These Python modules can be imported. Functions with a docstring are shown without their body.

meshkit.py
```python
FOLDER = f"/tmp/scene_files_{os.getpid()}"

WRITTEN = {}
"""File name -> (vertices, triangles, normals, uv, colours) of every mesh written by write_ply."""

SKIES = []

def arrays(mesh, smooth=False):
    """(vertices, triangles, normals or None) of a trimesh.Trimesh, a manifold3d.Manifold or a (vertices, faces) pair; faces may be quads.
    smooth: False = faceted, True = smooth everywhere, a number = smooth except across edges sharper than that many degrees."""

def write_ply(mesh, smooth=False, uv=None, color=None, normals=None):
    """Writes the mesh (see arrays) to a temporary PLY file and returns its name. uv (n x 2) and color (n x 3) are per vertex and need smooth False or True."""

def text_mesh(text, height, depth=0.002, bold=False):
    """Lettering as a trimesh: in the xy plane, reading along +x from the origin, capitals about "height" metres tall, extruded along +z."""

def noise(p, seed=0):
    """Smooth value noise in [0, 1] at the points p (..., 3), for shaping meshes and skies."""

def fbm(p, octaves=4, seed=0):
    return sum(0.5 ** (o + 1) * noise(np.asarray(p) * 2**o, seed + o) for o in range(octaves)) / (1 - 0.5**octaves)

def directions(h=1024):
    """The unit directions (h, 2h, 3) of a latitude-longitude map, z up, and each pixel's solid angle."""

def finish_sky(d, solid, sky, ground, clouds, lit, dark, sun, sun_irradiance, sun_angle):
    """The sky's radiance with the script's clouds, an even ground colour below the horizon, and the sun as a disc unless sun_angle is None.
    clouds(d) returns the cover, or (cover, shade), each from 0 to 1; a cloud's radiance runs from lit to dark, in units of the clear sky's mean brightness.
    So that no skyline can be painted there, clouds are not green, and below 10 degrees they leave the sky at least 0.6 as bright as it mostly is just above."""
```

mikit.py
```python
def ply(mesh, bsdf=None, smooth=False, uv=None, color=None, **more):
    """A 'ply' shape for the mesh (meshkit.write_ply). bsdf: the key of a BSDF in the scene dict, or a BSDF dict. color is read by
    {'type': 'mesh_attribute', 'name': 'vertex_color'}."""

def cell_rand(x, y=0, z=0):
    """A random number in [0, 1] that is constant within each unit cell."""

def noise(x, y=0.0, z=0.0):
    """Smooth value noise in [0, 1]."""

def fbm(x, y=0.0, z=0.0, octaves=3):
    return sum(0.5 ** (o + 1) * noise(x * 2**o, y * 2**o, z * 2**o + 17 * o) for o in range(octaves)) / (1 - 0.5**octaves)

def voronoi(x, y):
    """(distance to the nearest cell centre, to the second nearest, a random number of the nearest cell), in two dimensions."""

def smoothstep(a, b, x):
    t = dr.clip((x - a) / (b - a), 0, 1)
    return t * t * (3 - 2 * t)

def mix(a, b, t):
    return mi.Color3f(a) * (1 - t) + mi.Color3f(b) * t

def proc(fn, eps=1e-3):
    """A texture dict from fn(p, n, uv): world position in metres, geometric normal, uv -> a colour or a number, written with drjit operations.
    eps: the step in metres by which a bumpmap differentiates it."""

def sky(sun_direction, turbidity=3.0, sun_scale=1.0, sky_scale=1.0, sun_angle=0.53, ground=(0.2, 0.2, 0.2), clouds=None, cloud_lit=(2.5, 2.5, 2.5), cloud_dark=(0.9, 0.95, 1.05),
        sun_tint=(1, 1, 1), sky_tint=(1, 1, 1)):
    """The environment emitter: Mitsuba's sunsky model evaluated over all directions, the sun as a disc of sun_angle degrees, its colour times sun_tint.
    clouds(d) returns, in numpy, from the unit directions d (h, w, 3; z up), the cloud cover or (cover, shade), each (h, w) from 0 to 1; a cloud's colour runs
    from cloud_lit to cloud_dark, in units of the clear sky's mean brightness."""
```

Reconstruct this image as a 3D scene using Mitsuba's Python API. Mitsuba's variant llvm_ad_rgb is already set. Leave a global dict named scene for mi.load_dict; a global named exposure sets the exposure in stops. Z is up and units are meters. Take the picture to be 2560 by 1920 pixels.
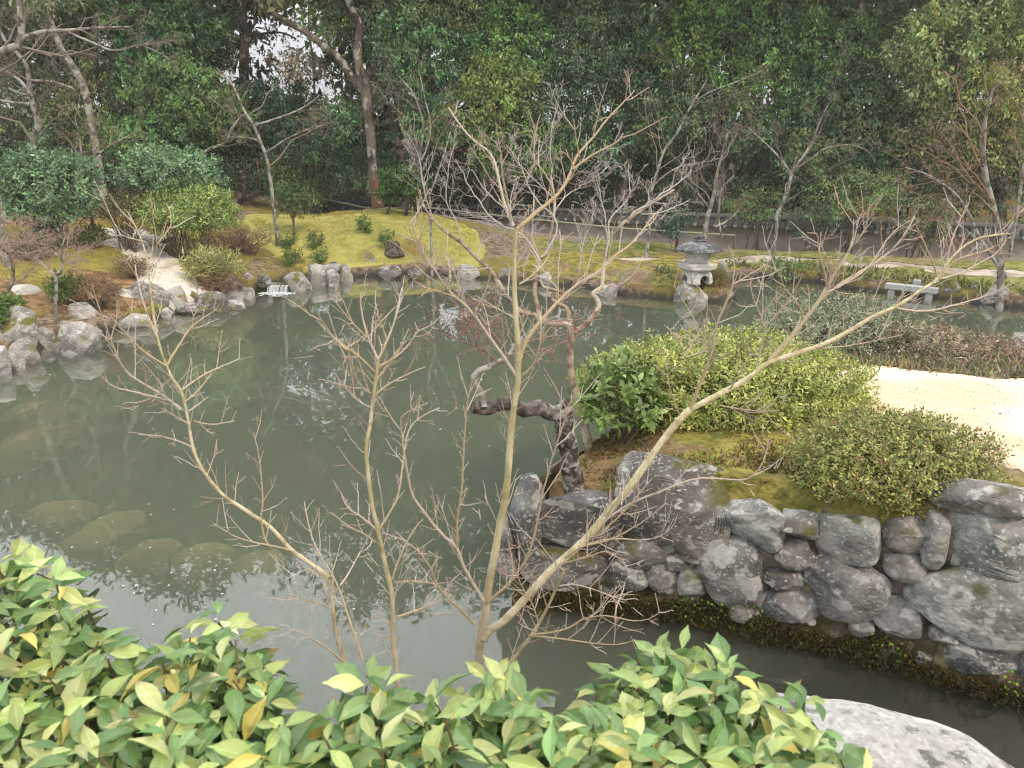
import math, numpy as np, trimesh, shapely, drjit as dr, mitsuba as mi, mikit
from mikit import noise, fbm, mix, smoothstep
from meshkit import fbm as mfbm, noise as mnoise
T = mi.ScalarTransform4f
scene, labels = {'type': 'scene'}, {}

# ------------------------------------------------------------------ camera, sky, exposure
EYE, TILT, FPX = 2.7, math.radians(17.9), 1898.0          # eye height above the pond, downward tilt, focal length in px of a 2560 px wide frame
CT, ST = math.cos(TILT), math.sin(TILT)
scene['camera'] = {'type': 'thinlens', 'aperture_radius': 0.0028, 'focus_distance': 6.5, 'fov': math.degrees(2 * math.atan(1280 / FPX)), 'fov_axis': 'x', 'near_clip': 0.05, 'far_clip': 400.0,
                   'to_world': T().look_at(origin=[0, 0, EYE], target=[0, CT, EYE - ST], up=[0, 0, 1])}
SUN = (0.52, -0.62, 0.70)                                      # the sun stands behind the right shoulder, behind thin cloud


def cloud(d):
    """Bright overcast, about three times brighter overhead than at the horizon, brightest in the thin cloud high over the wood (the pond mirrors it)."""
    c = mfbm(d * np.array([3.0, 3.0, 5.0]), 5, 3)
    z = np.clip(d[..., 2], 0, 1)
    u = np.clip((d[..., 1] - 0.1) / 0.6, 0, 1) * np.clip((z - 0.25) / 0.35, 0, 1)
    return np.clip(0.92 + (c - 0.45) * 0.9, 0.5, 1.0), np.clip(1.0 - np.minimum(z * 1.5, 1) * 0.52 - 0.5 * u + (c - 0.5) * 0.3, 0, 1)


scene['sky'] = mikit.sky(SUN, turbidity=4, sun_scale=0.55, sun_angle=7.0, clouds=cloud, cloud_lit=(11.0, 11.3, 12.0), cloud_dark=(2.2, 2.25, 2.4), sun_tint=(1.0, 0.97, 0.88))
exposure = 1.5


# ------------------------------------------------------------------ where a pixel of the survey lies in the garden
def ray(px, py):
    return np.array([(px - 1280) / FPX, CT - (py - 960) / FPX * ST, -ST - (py - 960) / FPX * CT])


def at_z(px, py, z=0.0):
    d = ray(px, py)
    return np.array([0, 0, EYE]) + (z - EYE) / d[2] * d


def at_y(px, py, y):
    d = ray(px, py)
    return np.array([0, 0, EYE]) + y / d[1] * d


K = 2560 / 2212.0                                            # survey sheets were 2212 px wide
TILES = {'D': (0, 0, K)}
for _n, _o in {'a': (0, 0), 'b': (830, 0), 'c': (1660, 0), 'A': (0, 450), 'B': (830, 450), 'C': (1660, 450), 'E': (0, 1245), 'F': (830, 1245), 'G': (1660, 1245)}.items():
    TILES[_n] = (*_o, 900 / 2212.0)
TILES['W'] = (1200, 950, 1360 / 2212.0)


def S(tile, p):
    ox, oy, k = TILES[tile]
    return ox + p[0] * k, oy + p[1] * k


# ------------------------------------------------------------------ entries of the scene
taken = set()


def numbered(name):
    key, n = name, 0
    while key in taken:
        n += 1
        key = f'{name}_{n:03d}'
    taken.add(key)
    return key


def thing(name, label=None, cat=None, group=None, kind=None):
    key = numbered(name)
    d = {}
    for k, v in (('label', label), ('category', cat), ('group', group), ('kind', kind)):
        if v:
            d[k] = v
    labels[key] = d
    return key


def part(parent, name, shape, label=None, kind=None):
    key = numbered(f'{parent}__{name}')
    scene[key] = shape
    d = {k: v for k, v in (('label', label), ('kind', kind)) if v}
    if d:
        labels[key] = d
    return key


class MB:
    """Collects pieces of one mesh, with a colour per vertex."""

    def __init__(self):
        self.v, self.f, self.c, self.n = [], [], [], 0

    def add(self, v, f, c=(0.5, 0.5, 0.5)):
        v = np.asarray(v, float)
        self.v.append(v)
        self.f.append(np.asarray(f, int) + self.n)
        self.c.append(np.broadcast_to(np.asarray(c, float), (len(v), 3)))
        self.n += len(v)
        return self

    def empty(self):
        return self.n == 0

    def arrays(self):
        return np.vstack(self.v), np.vstack(self.f), np.vstack(self.c)

    def ply(self, bsdf, smooth=False, color=True):
        v, f, c = self.arrays()
        return mikit.ply((v, f), bsdf, smooth=smooth, color=c if color else None)


def unit(a):
    return a / (np.linalg.norm(a, axis=-1, keepdims=True) + 1e-12)


def tubes(mb, P, R, C, sides=5):
    """P (n, k, 3) polylines with radii R (n, k) and colours C (n, k, 3)."""
    P, R = np.asarray(P, float), np.asarray(R, float)
    n, k, _ = P.shape
    t = unit(np.gradient(P, axis=1))
    ref = np.where(np.abs(t[:, :1, 2:]) < 0.85, [0, 0, 1.0], [1.0, 0, 0])
    a = unit(np.cross(t, np.broadcast_to(ref, t.shape)))
    b = np.cross(t, a)
    ang = np.arange(sides) * 2 * np.pi / sides
    v = P[:, :, None] + R[:, :, None, None] * (np.cos(ang)[:, None] * a[:, :, None] + np.sin(ang)[:, None] * b[:, :, None])
    i, j = np.meshgrid(np.arange(k - 1), np.arange(sides), indexing='ij')
    q = np.stack([i * sides + j, i * sides + (j + 1) % sides, (i + 1) * sides + (j + 1) % sides, (i + 1) * sides + j], -1).reshape(-1, 4)
    tri = np.vstack([q[:, [0, 1, 2]], q[:, [0, 2, 3]]])
    f = (tri[None] + (np.arange(n) * k * sides)[:, None, None]).reshape(-1, 3)
    C = np.broadcast_to(np.asarray(C, float), (n, k, 3))
    mb.add(v.reshape(-1, 3), f, np.repeat(C[:, :, None], sides, 2).reshape(-1, 3))


def resample(p, k):
    """A smooth curve of k points through the points p (m, d)."""
    p = np.asarray(p, float)
    d = np.concatenate([[0], np.cumsum(np.linalg.norm(np.diff(p[:, :3], axis=0), axis=1))])
    u = np.linspace(0, d[-1], k)
    if len(p) < 3:
        return np.stack([np.interp(u, d, p[:, i]) for i in range(p.shape[1])], 1)
    from scipy.interpolate import PchipInterpolator
    d = d + np.arange(len(d)) * 1e-9
    return PchipInterpolator(d, p, axis=0)(u)


class Twigs:
    """Branches gathered by point count, so that each kind becomes one batch of tubes."""

    def __init__(self):
        self.by = {}

    def add(self, p, r, c, sides):
        k = (len(p), sides)
        self.by.setdefault(k, []).append((p, r, np.broadcast_to(c, (len(p), 3))))

    def into(self, mb):
        for (k, sides), items in self.by.items():
            tubes(mb, [i[0] for i in items], [i[1] for i in items], [i[2] for i in items], sides)
        self.by = {}


def perp(rng, t):
    r = rng.normal(size=3)
    r -= t * (r @ t)
    return r / (np.linalg.norm(r) + 1e-9)


def sprout(tw, rng, p, r, level, spec, c0, c1):
    """Side branches of the branch p (k, 3) with radii r, down to the level spec['depth']. spec: n, angle, ratio, rmin, up, wob, from."""
    if level >= spec['depth']:
        return
    L = np.linalg.norm(np.diff(p, axis=0), axis=1).sum()
    n = max(1, int(spec['n'][level] * (L if spec.get('per_m') else 1) + rng.random()))
    side = perp(rng, unit(p[-1] - p[0]))
    for q in range(n):
        u = spec.get('from', 0.25) + (1 - spec.get('from', 0.25)) * (q + rng.random()) / n
        x = u * (len(p) - 1)
        i = min(int(x), len(p) - 2)
        o = p[i] + (p[i + 1] - p[i]) * (x - i)
        ro = r[i] + (r[i + 1] - r[i]) * (x - i)
        t = unit(p[i + 1] - p[i])
        side = -side if spec.get('opp') else perp(rng, t)
        s = side - t * (side @ t) + 0.35 * rng.normal(size=3)
        s = unit(s)
        if spec.get('flat'):
            s[2] *= 1 - spec['flat']
        ang = spec['angle'] * rng.uniform(0.7, 1.25)
        d = unit(t * math.cos(ang) + unit(s) * math.sin(ang))
        ln = L * spec['ratio'] * rng.uniform(0.5, 1.2) * (1.15 - 0.6 * u)
        if spec.get('maxlen'):
            ln = min(ln, spec['maxlen'][level] * rng.uniform(0.5, 1.1))
        k = spec.get('k', (5, 4, 3, 3))[level]
        s_ = np.linspace(0, 1, k)[:, None]
        bend = np.array([0, 0, spec.get('up', 0.0)]) + rng.normal(size=3) * spec.get('wob', 0.15)
        pts = o + d * ln * s_ + bend * ln * 0.5 * s_ ** 2
        if k > 3:
            pts[1:-1] += rng.normal(size=(k - 2, 3)) * ln * spec.get('kink', 0.02)
        r0 = max(min(ro * spec.get('rk', 0.65), ln * 0.03 * spec.get('rk', 0.65) / 0.65 + 0.0006), spec['rmin'])
        rr = np.linspace(r0, max(spec['rmin'] * 0.75, r0 * 0.35), k)
        w = np.clip((level + s_ * 0.9) / spec['depth'], 0, 1)
        cc = np.asarray(c0) * (1 - w) + np.asarray(c1) * w
        tw.add(pts, rr, cc * rng.uniform(0.8, 1.2), 5 if r0 > 0.012 else 4 if r0 > 0.004 else 3)
        sprout(tw, rng, pts, rr, level + 1, spec, c0, c1)


LEAF2 = (np.array([[0, 0, 0], [0.45, 0.5, 0.10], [1, 0, -0.06], [0.45, -0.5, 0.10]]), np.array([[0, 2, 1], [0, 3, 2]]))
LEAF4 = (np.array([[0, 0, 0], [0.33, 0.47, 0.07], [0.33, -0.47, 0.07], [0.72, 0.40, 0.04], [0.72, -0.40, 0.04], [1, 0, -0.12]]), np.array([[0, 2, 1], [1, 2, 3], [2, 4, 3], [3, 4, 5]]))
LEAF6 = (np.array([[0, 0, 0], [0.3, 0.42, 0.08], [0.3, -0.42, 0.08], [0.45, 0, 0.03], [0.65, 0.40, 0.06], [0.65, -0.40, 0.06], [1, 0, -0.12]]),
         np.array([[0, 3, 1], [0, 2, 3], [1, 3, 4], [2, 5, 3], [3, 6, 4], [3, 5, 6]]))


def leaves(mb, o, d, up, ln, wd, col, tpl=LEAF2, curl=None):
    """One leaf of the template at each point o, along d, its face towards up."""
    n = len(o)
    d = unit(d)
    s = unit(np.cross(up, d))
    u = np.cross(d, s)
    ln, wd = np.broadcast_to(ln, n)[:, None, None], np.broadcast_to(wd, n)[:, None, None]
    v, f = tpl
    z = v[None, :, 2:] * ln
    if curl is not None:
        z = z + np.asarray(curl)[:, None, None] * ln * v[None, :, :1] ** 2
    w = o[:, None] + v[None, :, :1] * ln * d[:, None] + v[None, :, 1:2] * wd * s[:, None] + z * u[:, None]
    ff = (f[None] + (np.arange(n) * len(v))[:, None, None]).reshape(-1, 3)
    mb.add(w.reshape(-1, 3), ff, np.repeat(np.broadcast_to(col, (n, 3)), len(v), 0))


def tint(rng, n, base, spread=0.25, hue=0.12):
    c = np.asarray(base) * np.exp(rng.normal(size=(n, 1)) * spread)
    return np.clip(c * np.exp(rng.normal(size=(n, 3)) * hue * 0.5), 0.004, 0.6)


def clump(mb, rng, c, rad, n, ln, base, per=22, spray=0.16, droop=0.5, tpl=LEAF2, wide=0.45, shell=0.35, accent=None, aft=0.05):
    """Leaf sprays spread through an ellipsoid; each spray a shoot with its own tone."""
    m = max(1, n // per)
    a = unit(rng.normal(size=(m, 3)))
    rr = shell + (1 - shell) * rng.random((m, 1)) ** 0.6
    cen = np.asarray(c) + a * rr * np.asarray(rad) * (0.75 + 0.5 * mnoise(a * 2.1 + np.asarray(c) * 3.7, 5)[:, None])
    axis = unit(a * [1, 1, 0.4] + rng.normal(size=(m, 3)) * 0.6 + [0, 0, -0.15])
    t = rng.uniform(-1, 1, (m, per, 1))
    o = cen[:, None] + axis[:, None] * t * spray + rng.normal(size=(m, per, 3)) * spray * 0.38
    d = axis[:, None] * 0.7 + rng.normal(size=(m, per, 3)) * 0.75 - [0, 0, droop]
    up = np.array([0, 0, 1.0]) + rng.normal(size=(m, per, 3)) * 0.55 + a[:, None] * 0.35
    tone = tint(rng, m, base, 0.26, 0.13)
    col = tone[:, None] * np.exp(rng.normal(size=(m, per, 1)) * 0.13)
    if accent is not None:
        hit = rng.random((m, per, 1)) < aft
        col = np.where(hit, np.asarray(accent), col)
    q = m * per
    L = ln * rng.uniform(0.65, 1.2, q)
    leaves(mb, o.reshape(-1, 3), d.reshape(-1, 3), up.reshape(-1, 3), L, L * wide, col.reshape(-1, 3), tpl)


def C3(x):
    return {'type': 'rgb', 'value': list(map(float, x))}


VC = {'type': 'mesh_attribute', 'name': 'vertex_color'}


def two(b):
    return {'type': 'twosided', 'bsdf': b}


# ------------------------------------------------------------------ materials
def leaf_bsdf(rough, spec, trans, gloss=0.55):
    """A leaf: part of the light passes through, the waxy face shines."""
    return {'type': 'blendbsdf', 'weight': gloss, 'a': {'type': 'principledthin', 'base_color': VC, 'roughness': 0.5, 'diff_trans': trans, 'eta': 1.5},
            'b': two({'type': 'principled', 'base_color': VC, 'roughness': rough, 'specular': spec})}


scene['leaf_material'] = leaf_bsdf(0.36, 0.6, 1.0)
scene['glossy_leaf_material'] = leaf_bsdf(0.26, 0.7, 0.95)
scene['twig_material'] = two({'type': 'principled', 'base_color': VC, 'roughness': 0.7, 'specular': 0.3})
scene['moss_tuft_material'] = {'type': 'principledthin', 'base_color': VC, 'roughness': 0.8, 'diff_trans': 0.5, 'eta': 1.3}


def bumped(b, fn, eps=0.004):
    return {'type': 'bumpmap', 'arbitrary': mikit.proc(fn, eps), 'scale': 1.0, 'bsdf': b}


def stone_colour(dark, pale, lichen, moss, amount, mossy, tone=1.0):
    def fn(p, n, uv):
        big = fbm(p.x * 2.3, p.y * 2.3, p.z * 2.3, 3)
        mid = fbm(p.x * 9 + 5, p.y * 9, p.z * 9, 4)
        c = mix(dark, pale, smoothstep(0.35, 0.68, big * 0.5 + mid * 0.5))
        fine = fbm(p.x * 60, p.y * 60, p.z * 60, 3)
        c = c * (0.65 + 0.7 * fine)
        lf = fbm(p.x * 20 + 9, p.y * 20 + 3, p.z * 20, 5) * 0.6 + 0.4 * fbm(p.x * 3.1, p.y * 3.1 + 7, p.z * 3.1, 2)
        li = smoothstep(0.57 - amount, 0.66 - amount, lf)
        c = mix(c, mi.Color3f(lichen) * (0.6 + 0.8 * fine), li * 0.62)
        spot = smoothstep(0.66, 0.72, fbm(p.x * 48 + 40, p.y * 48, p.z * 48, 3))
        c = mix(c, mi.Color3f(lichen) * 1.1, spot * 0.6)
        teal = smoothstep(0.62, 0.68, fbm(p.x * 75 + 11, p.y * 75, p.z * 75, 2)) * smoothstep(0.42, 0.58, fbm(p.x * 5 + 31, p.y * 5, p.z * 5, 3))
        c = mix(c, mi.Color3f(lichen) * mi.Color3f(0.85, 1.0, 0.95), teal * 0.65)
        blot = smoothstep(0.66, 0.69, fbm(p.x * 6 + 60, p.y * 6, p.z * 6, 4))
        c = mix(c, mi.Color3f(lichen) * 1.3, blot * 0.5)
        mo = smoothstep(0.62 - mossy, 0.75 - mossy, fbm(p.x * 5 + 21, p.y * 5, p.z * 5, 3) + 0.12 * n.z)
        return mix(c, mi.Color3f(moss) * (0.6 + 0.8 * fine), mo * 0.9) * tone
    return mikit.proc(fn)


def stone_bump(h):
    def fn(p, n, uv):
        return h * (fbm(p.x * 22, p.y * 22, p.z * 22, 4) + 0.35 * fbm(p.x * 90, p.y * 90, p.z * 90, 2))
    return fn


def stone(name, dark, pale, lichen, moss, amount, mossy, h=0.012):
    scene[name] = bumped({'type': 'principled', 'base_color': stone_colour(dark, pale, lichen, moss, amount, mossy), 'roughness': 0.85, 'specular': 0.25}, stone_bump(h))


def two_bumped(b, fn, eps=0.004):
    return two(bumped(b, fn, eps))


stone('wall_stone_material', (0.075, 0.072, 0.072), (0.24, 0.232, 0.222), (0.40, 0.40, 0.37), (0.08, 0.08, 0.022), 0.04, -0.09)
stone('wall_stone_brown_material', (0.085, 0.077, 0.070), (0.25, 0.235, 0.215), (0.42, 0.42, 0.39), (0.09, 0.085, 0.022), -0.01, -0.06)
stone('wall_stone_violet_material', (0.075, 0.068, 0.064), (0.21, 0.195, 0.18), (0.45, 0.45, 0.42), (0.08, 0.08, 0.022), 0.02, -0.10)
stone('wall_stone_pale_material', (0.10, 0.10, 0.095), (0.27, 0.27, 0.25), (0.44, 0.45, 0.42), (0.07, 0.08, 0.02), 0.04, -0.12)
stone('shore_stone_material', (0.17, 0.16, 0.145), (0.40, 0.375, 0.335), (0.52, 0.52, 0.49), (0.15, 0.14, 0.025), 0.03, -0.04)
stone('shore_stone_dark_material', (0.065, 0.06, 0.055), (0.20, 0.185, 0.165), (0.42, 0.42, 0.40), (0.12, 0.11, 0.02), 0.04, -0.02)
stone('boulder_material', (0.12, 0.112, 0.103), (0.29, 0.278, 0.258), (0.46, 0.45, 0.425), (0.14, 0.13, 0.04), 0.10, -0.16, 0.010)
scene['lantern_stone_material'] = bumped({'type': 'principled', 'base_color': stone_colour((0.36, 0.345, 0.315), (0.58, 0.56, 0.515), (0.58, 0.58, 0.54), (0.12, 0.12, 0.04), 0.0, -0.14), 'roughness': 0.9, 'specular': 0.2}, stone_bump(0.006))
scene['lantern_roof_material'] = bumped({'type': 'principled', 'base_color': stone_colour((0.055, 0.055, 0.06), (0.14, 0.14, 0.15), (0.27, 0.28, 0.27), (0.08, 0.08, 0.03), 0.0, -0.14), 'roughness': 0.9, 'specular': 0.2}, stone_bump(0.006))


def ground_fn(p, n, uv):
    a = fbm(p.x * 1.1, p.y * 1.1, 0, 4)
    b = fbm(p.x * 14, p.y * 14, p.z * 14, 3)
    c = mix((0.11, 0.080, 0.050), (0.24, 0.19, 0.13), smoothstep(0.35, 0.65, b))
    c = mix(c, mix((0.13, 0.115, 0.028), (0.23, 0.19, 0.055), b), smoothstep(0.46, 0.58, a))
    c = mix((0.042, 0.041, 0.032), c, smoothstep(0.0, 0.16, p.z + 0.1 * (b - 0.5)))          # wet earth at the waterline
    return c * (0.7 + 0.6 * fbm(p.x * 70, p.y * 70, p.z * 70, 2))


def soil_bump(h, f):
    def fn(p, n, uv):
        return h * fbm(p.x * f, p.y * f, p.z * f, 4)
    return fn


def diffuse(fn, rough=0.95):
    return {'type': 'principled', 'base_color': mikit.proc(fn), 'roughness': rough, 'specular': 0.15}


scene['ground_material'] = bumped(diffuse(ground_fn), soil_bump(0.05, 18))


def moss_fn(p, n, uv):
    a = fbm(p.x * 0.9 + 3, p.y * 0.9, 0, 4)
    b = fbm(p.x * 6, p.y * 6, 0, 4)
    c = mix((0.25, 0.255, 0.068), (0.45, 0.39, 0.12), smoothstep(0.15, 0.85, 0.5 * b + 0.5 * fbm(p.x * 0.6, p.y * 0.6 + 9, 0, 2)))
    c = mix(c, (0.17, 0.105, 0.035), smoothstep(0.60, 0.72, a) * 0.7)
    return c * (0.65 + 0.7 * fbm(p.x * 45, p.y * 45, p.z * 45, 3))


scene['moss_material'] = bumped(diffuse(moss_fn), soil_bump(0.025, 24))


def old_moss_fn(p, n, uv):
    a = fbm(p.x * 2.2 + 3, p.y * 2.2, 0, 4)
    b = fbm(p.x * 12, p.y * 12, p.z * 12, 4)
    c = mix((0.12, 0.122, 0.028), (0.27, 0.23, 0.06), smoothstep(0.3, 0.7, b))
    c = mix(c, mix((0.14, 0.085, 0.05), (0.25, 0.16, 0.10), b), smoothstep(0.52, 0.66, a) * 0.8)
    return c * (0.6 + 0.8 * fbm(p.x * 60, p.y * 60, p.z * 60, 3))


def dry_moss_fn(p, n, uv):
    a = fbm(p.x * 0.9 + 13, p.y * 0.9, 0, 4)
    b = fbm(p.x * 10, p.y * 10, p.z * 10, 4)
    c = mix((0.13, 0.075, 0.035), (0.27, 0.18, 0.095), smoothstep(0.3, 0.7, b))
    c = mix(c, mix((0.14, 0.12, 0.025), (0.27, 0.22, 0.055), b), smoothstep(0.46, 0.60, a))
    return c * (0.6 + 0.8 * fbm(p.x * 50, p.y * 50, p.z * 50, 3))


scene['dry_moss_material'] = bumped(diffuse(dry_moss_fn), soil_bump(0.04, 20))


def bank_grass_fn(p, n, uv):
    a = fbm(p.x * 1.3 + 3, p.y * 1.3, 0, 4)
    b = fbm(p.x * 9, p.y * 9, p.z * 9, 4)
    c = mix((0.10, 0.115, 0.030), (0.23, 0.225, 0.075), smoothstep(0.3, 0.7, b))
    c = mix(c, mix((0.15, 0.11, 0.06), (0.28, 0.23, 0.14), b), smoothstep(0.52, 0.64, a) * 0.7)
    return c * (0.65 + 0.7 * fbm(p.x * 50, p.y * 50, p.z * 50, 3))


scene['bank_grass_material'] = bumped(diffuse(bank_grass_fn), soil_bump(0.04, 22))
scene['old_moss_material'] = bumped(diffuse(old_moss_fn), soil_bump(0.035, 25))


def sand_fn(p, n, uv):
    a = fbm(p.x * 1.3, p.y * 1.3, 0, 4)
    c = mix((0.54, 0.43, 0.29), (0.68, 0.57, 0.43), smoothstep(0.35, 0.6, a))
    return c * (0.72 + 0.56 * fbm(p.x * 70, p.y * 70, 0, 3))


scene['sand_material'] = bumped(diffuse(sand_fn), soil_bump(0.02, 11))


def path_fn(p, n, uv):
    a = fbm(p.x * 3, p.y * 3, 0, 4)
    c = mix((0.26, 0.225, 0.17), (0.43, 0.385, 0.315), smoothstep(0.35, 0.62, a))
    return c * (0.8 + 0.4 * fbm(p.x * 50, p.y * 50, 0, 2))


scene['earth_path_material'] = bumped(diffuse(lambda p, n, uv: mix((0.15, 0.125, 0.095), (0.27, 0.235, 0.19), fbm(p.x * 4, p.y * 4, p.z * 4, 4)) * (0.8 + 0.4 * fbm(p.x * 50, p.y * 50, 0, 2))), soil_bump(0.015, 22))
scene['slab_material'] = bumped(diffuse(lambda p, n, uv: mix((0.44, 0.40, 0.33), (0.66, 0.61, 0.53), fbm(p.x * 7, p.y * 7, p.z * 7, 4)) * (0.8 + 0.4 * fbm(p.x * 50, p.y * 50, 0, 2))), soil_bump(0.01, 25))
scene['path_material'] = bumped(diffuse(path_fn), soil_bump(0.015, 22))


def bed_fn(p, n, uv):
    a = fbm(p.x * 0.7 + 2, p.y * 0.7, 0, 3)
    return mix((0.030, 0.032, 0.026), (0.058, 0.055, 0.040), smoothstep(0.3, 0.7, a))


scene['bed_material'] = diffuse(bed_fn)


def mortar_fn(p, n, uv):
    b = fbm(p.x * 10, p.y * 10, p.z * 10, 4)
    c = mix((0.085, 0.072, 0.058), (0.21, 0.18, 0.145), smoothstep(0.35, 0.7, b))
    m = smoothstep(0.34, 0.10, p.z + 0.25 * (fbm(p.x * 4, p.y * 4, p.z * 4, 3) - 0.5))
    c = mix(c, mix((0.035, 0.032, 0.010), (0.085, 0.075, 0.018), b), m * 0.9)
    return c * (0.6 + 0.8 * fbm(p.x * 70, p.y * 70, p.z * 70, 2))


scene['mortar_material'] = two_bumped(diffuse(mortar_fn), soil_bump(0.03, 30))


def bark_fn(p, n, uv):
    a = fbm(p.x * 10, p.y * 10, p.z * 2.2, 4)
    c = mix((0.045, 0.036, 0.028), (0.16, 0.135, 0.105), smoothstep(0.3, 0.7, a))
    li = smoothstep(0.60, 0.66, fbm(p.x * 7 + 4, p.y * 7, p.z * 5, 4))
    return mix(c, (0.33, 0.34, 0.30), li * 0.8)


scene['bark_material'] = two_bumped(diffuse(bark_fn), soil_bump(0.03, 20))


def pale_bark_fn(p, n, uv):
    a = fbm(p.x * 14, p.y * 14, p.z * 6, 4)
    c = mix((0.09, 0.08, 0.065), (0.22, 0.20, 0.165), smoothstep(0.3, 0.6, a))
    li = smoothstep(0.50, 0.56, fbm(p.x * 11 + 4, p.y * 11, p.z * 8, 4))
    return mix(c, (0.36, 0.37, 0.33), li * 0.8)


scene['pale_bark_material'] = two_bumped(diffuse(pale_bark_fn), soil_bump(0.02, 26))


def rough_bark_fn(p, n, uv):
    a = fbm(p.x * 30, p.y * 30, p.z * 16, 4)
    c = mix((0.045, 0.034, 0.03), (0.155, 0.13, 0.112), smoothstep(0.3, 0.7, a))
    li = smoothstep(0.46, 0.66, fbm(p.x * 34 + 4, p.y * 34, p.z * 30, 5)) * smoothstep(0.05, 0.3, p.x)
    return mix(c, (0.38, 0.38, 0.345), li * 0.75)


scene['rough_bark_material'] = two_bumped(diffuse(rough_bark_fn), soil_bump(0.03, 45))


def maple_bark_fn(p, n, uv):
    a = fbm(p.x * 25, p.y * 25, p.z * 9, 3)
    ring = smoothstep(0.72, 0.80, noise(p.x * 6, p.y * 6, p.z * 26))
    c = mix((0.36, 0.325, 0.175), (0.53, 0.48, 0.33), smoothstep(0.3, 0.7, a))
    low = smoothstep(1.25, 0.55, p.z)
    c = mix(c, mix((0.30, 0.26, 0.20), (0.47, 0.42, 0.35), a), low * 0.85)
    return mix(c, (0.21, 0.17, 0.12), ring * 0.45)


scene['maple_bark_material'] = two_bumped(diffuse(maple_bark_fn, 0.65), soil_bump(0.004, 60))
scene['water_material'] = {'type': 'thindielectric', 'int_ior': 1.33, 'ext_ior': 1.0}
scene['foam_material'] = two({'type': 'principled', 'base_color': C3((0.5, 0.53, 0.55)), 'roughness': 0.35})
scene['petal_material'] = two({'type': 'principled', 'base_color': C3((0.72, 0.70, 0.70)), 'roughness': 0.6})


def plaster_fn(p, n, uv):
    a = fbm(p.x * 1.5, p.y * 1.5, p.z * 3, 4)
    return mix((0.32, 0.265, 0.22), (0.48, 0.41, 0.345), smoothstep(0.3, 0.7, a))


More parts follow.
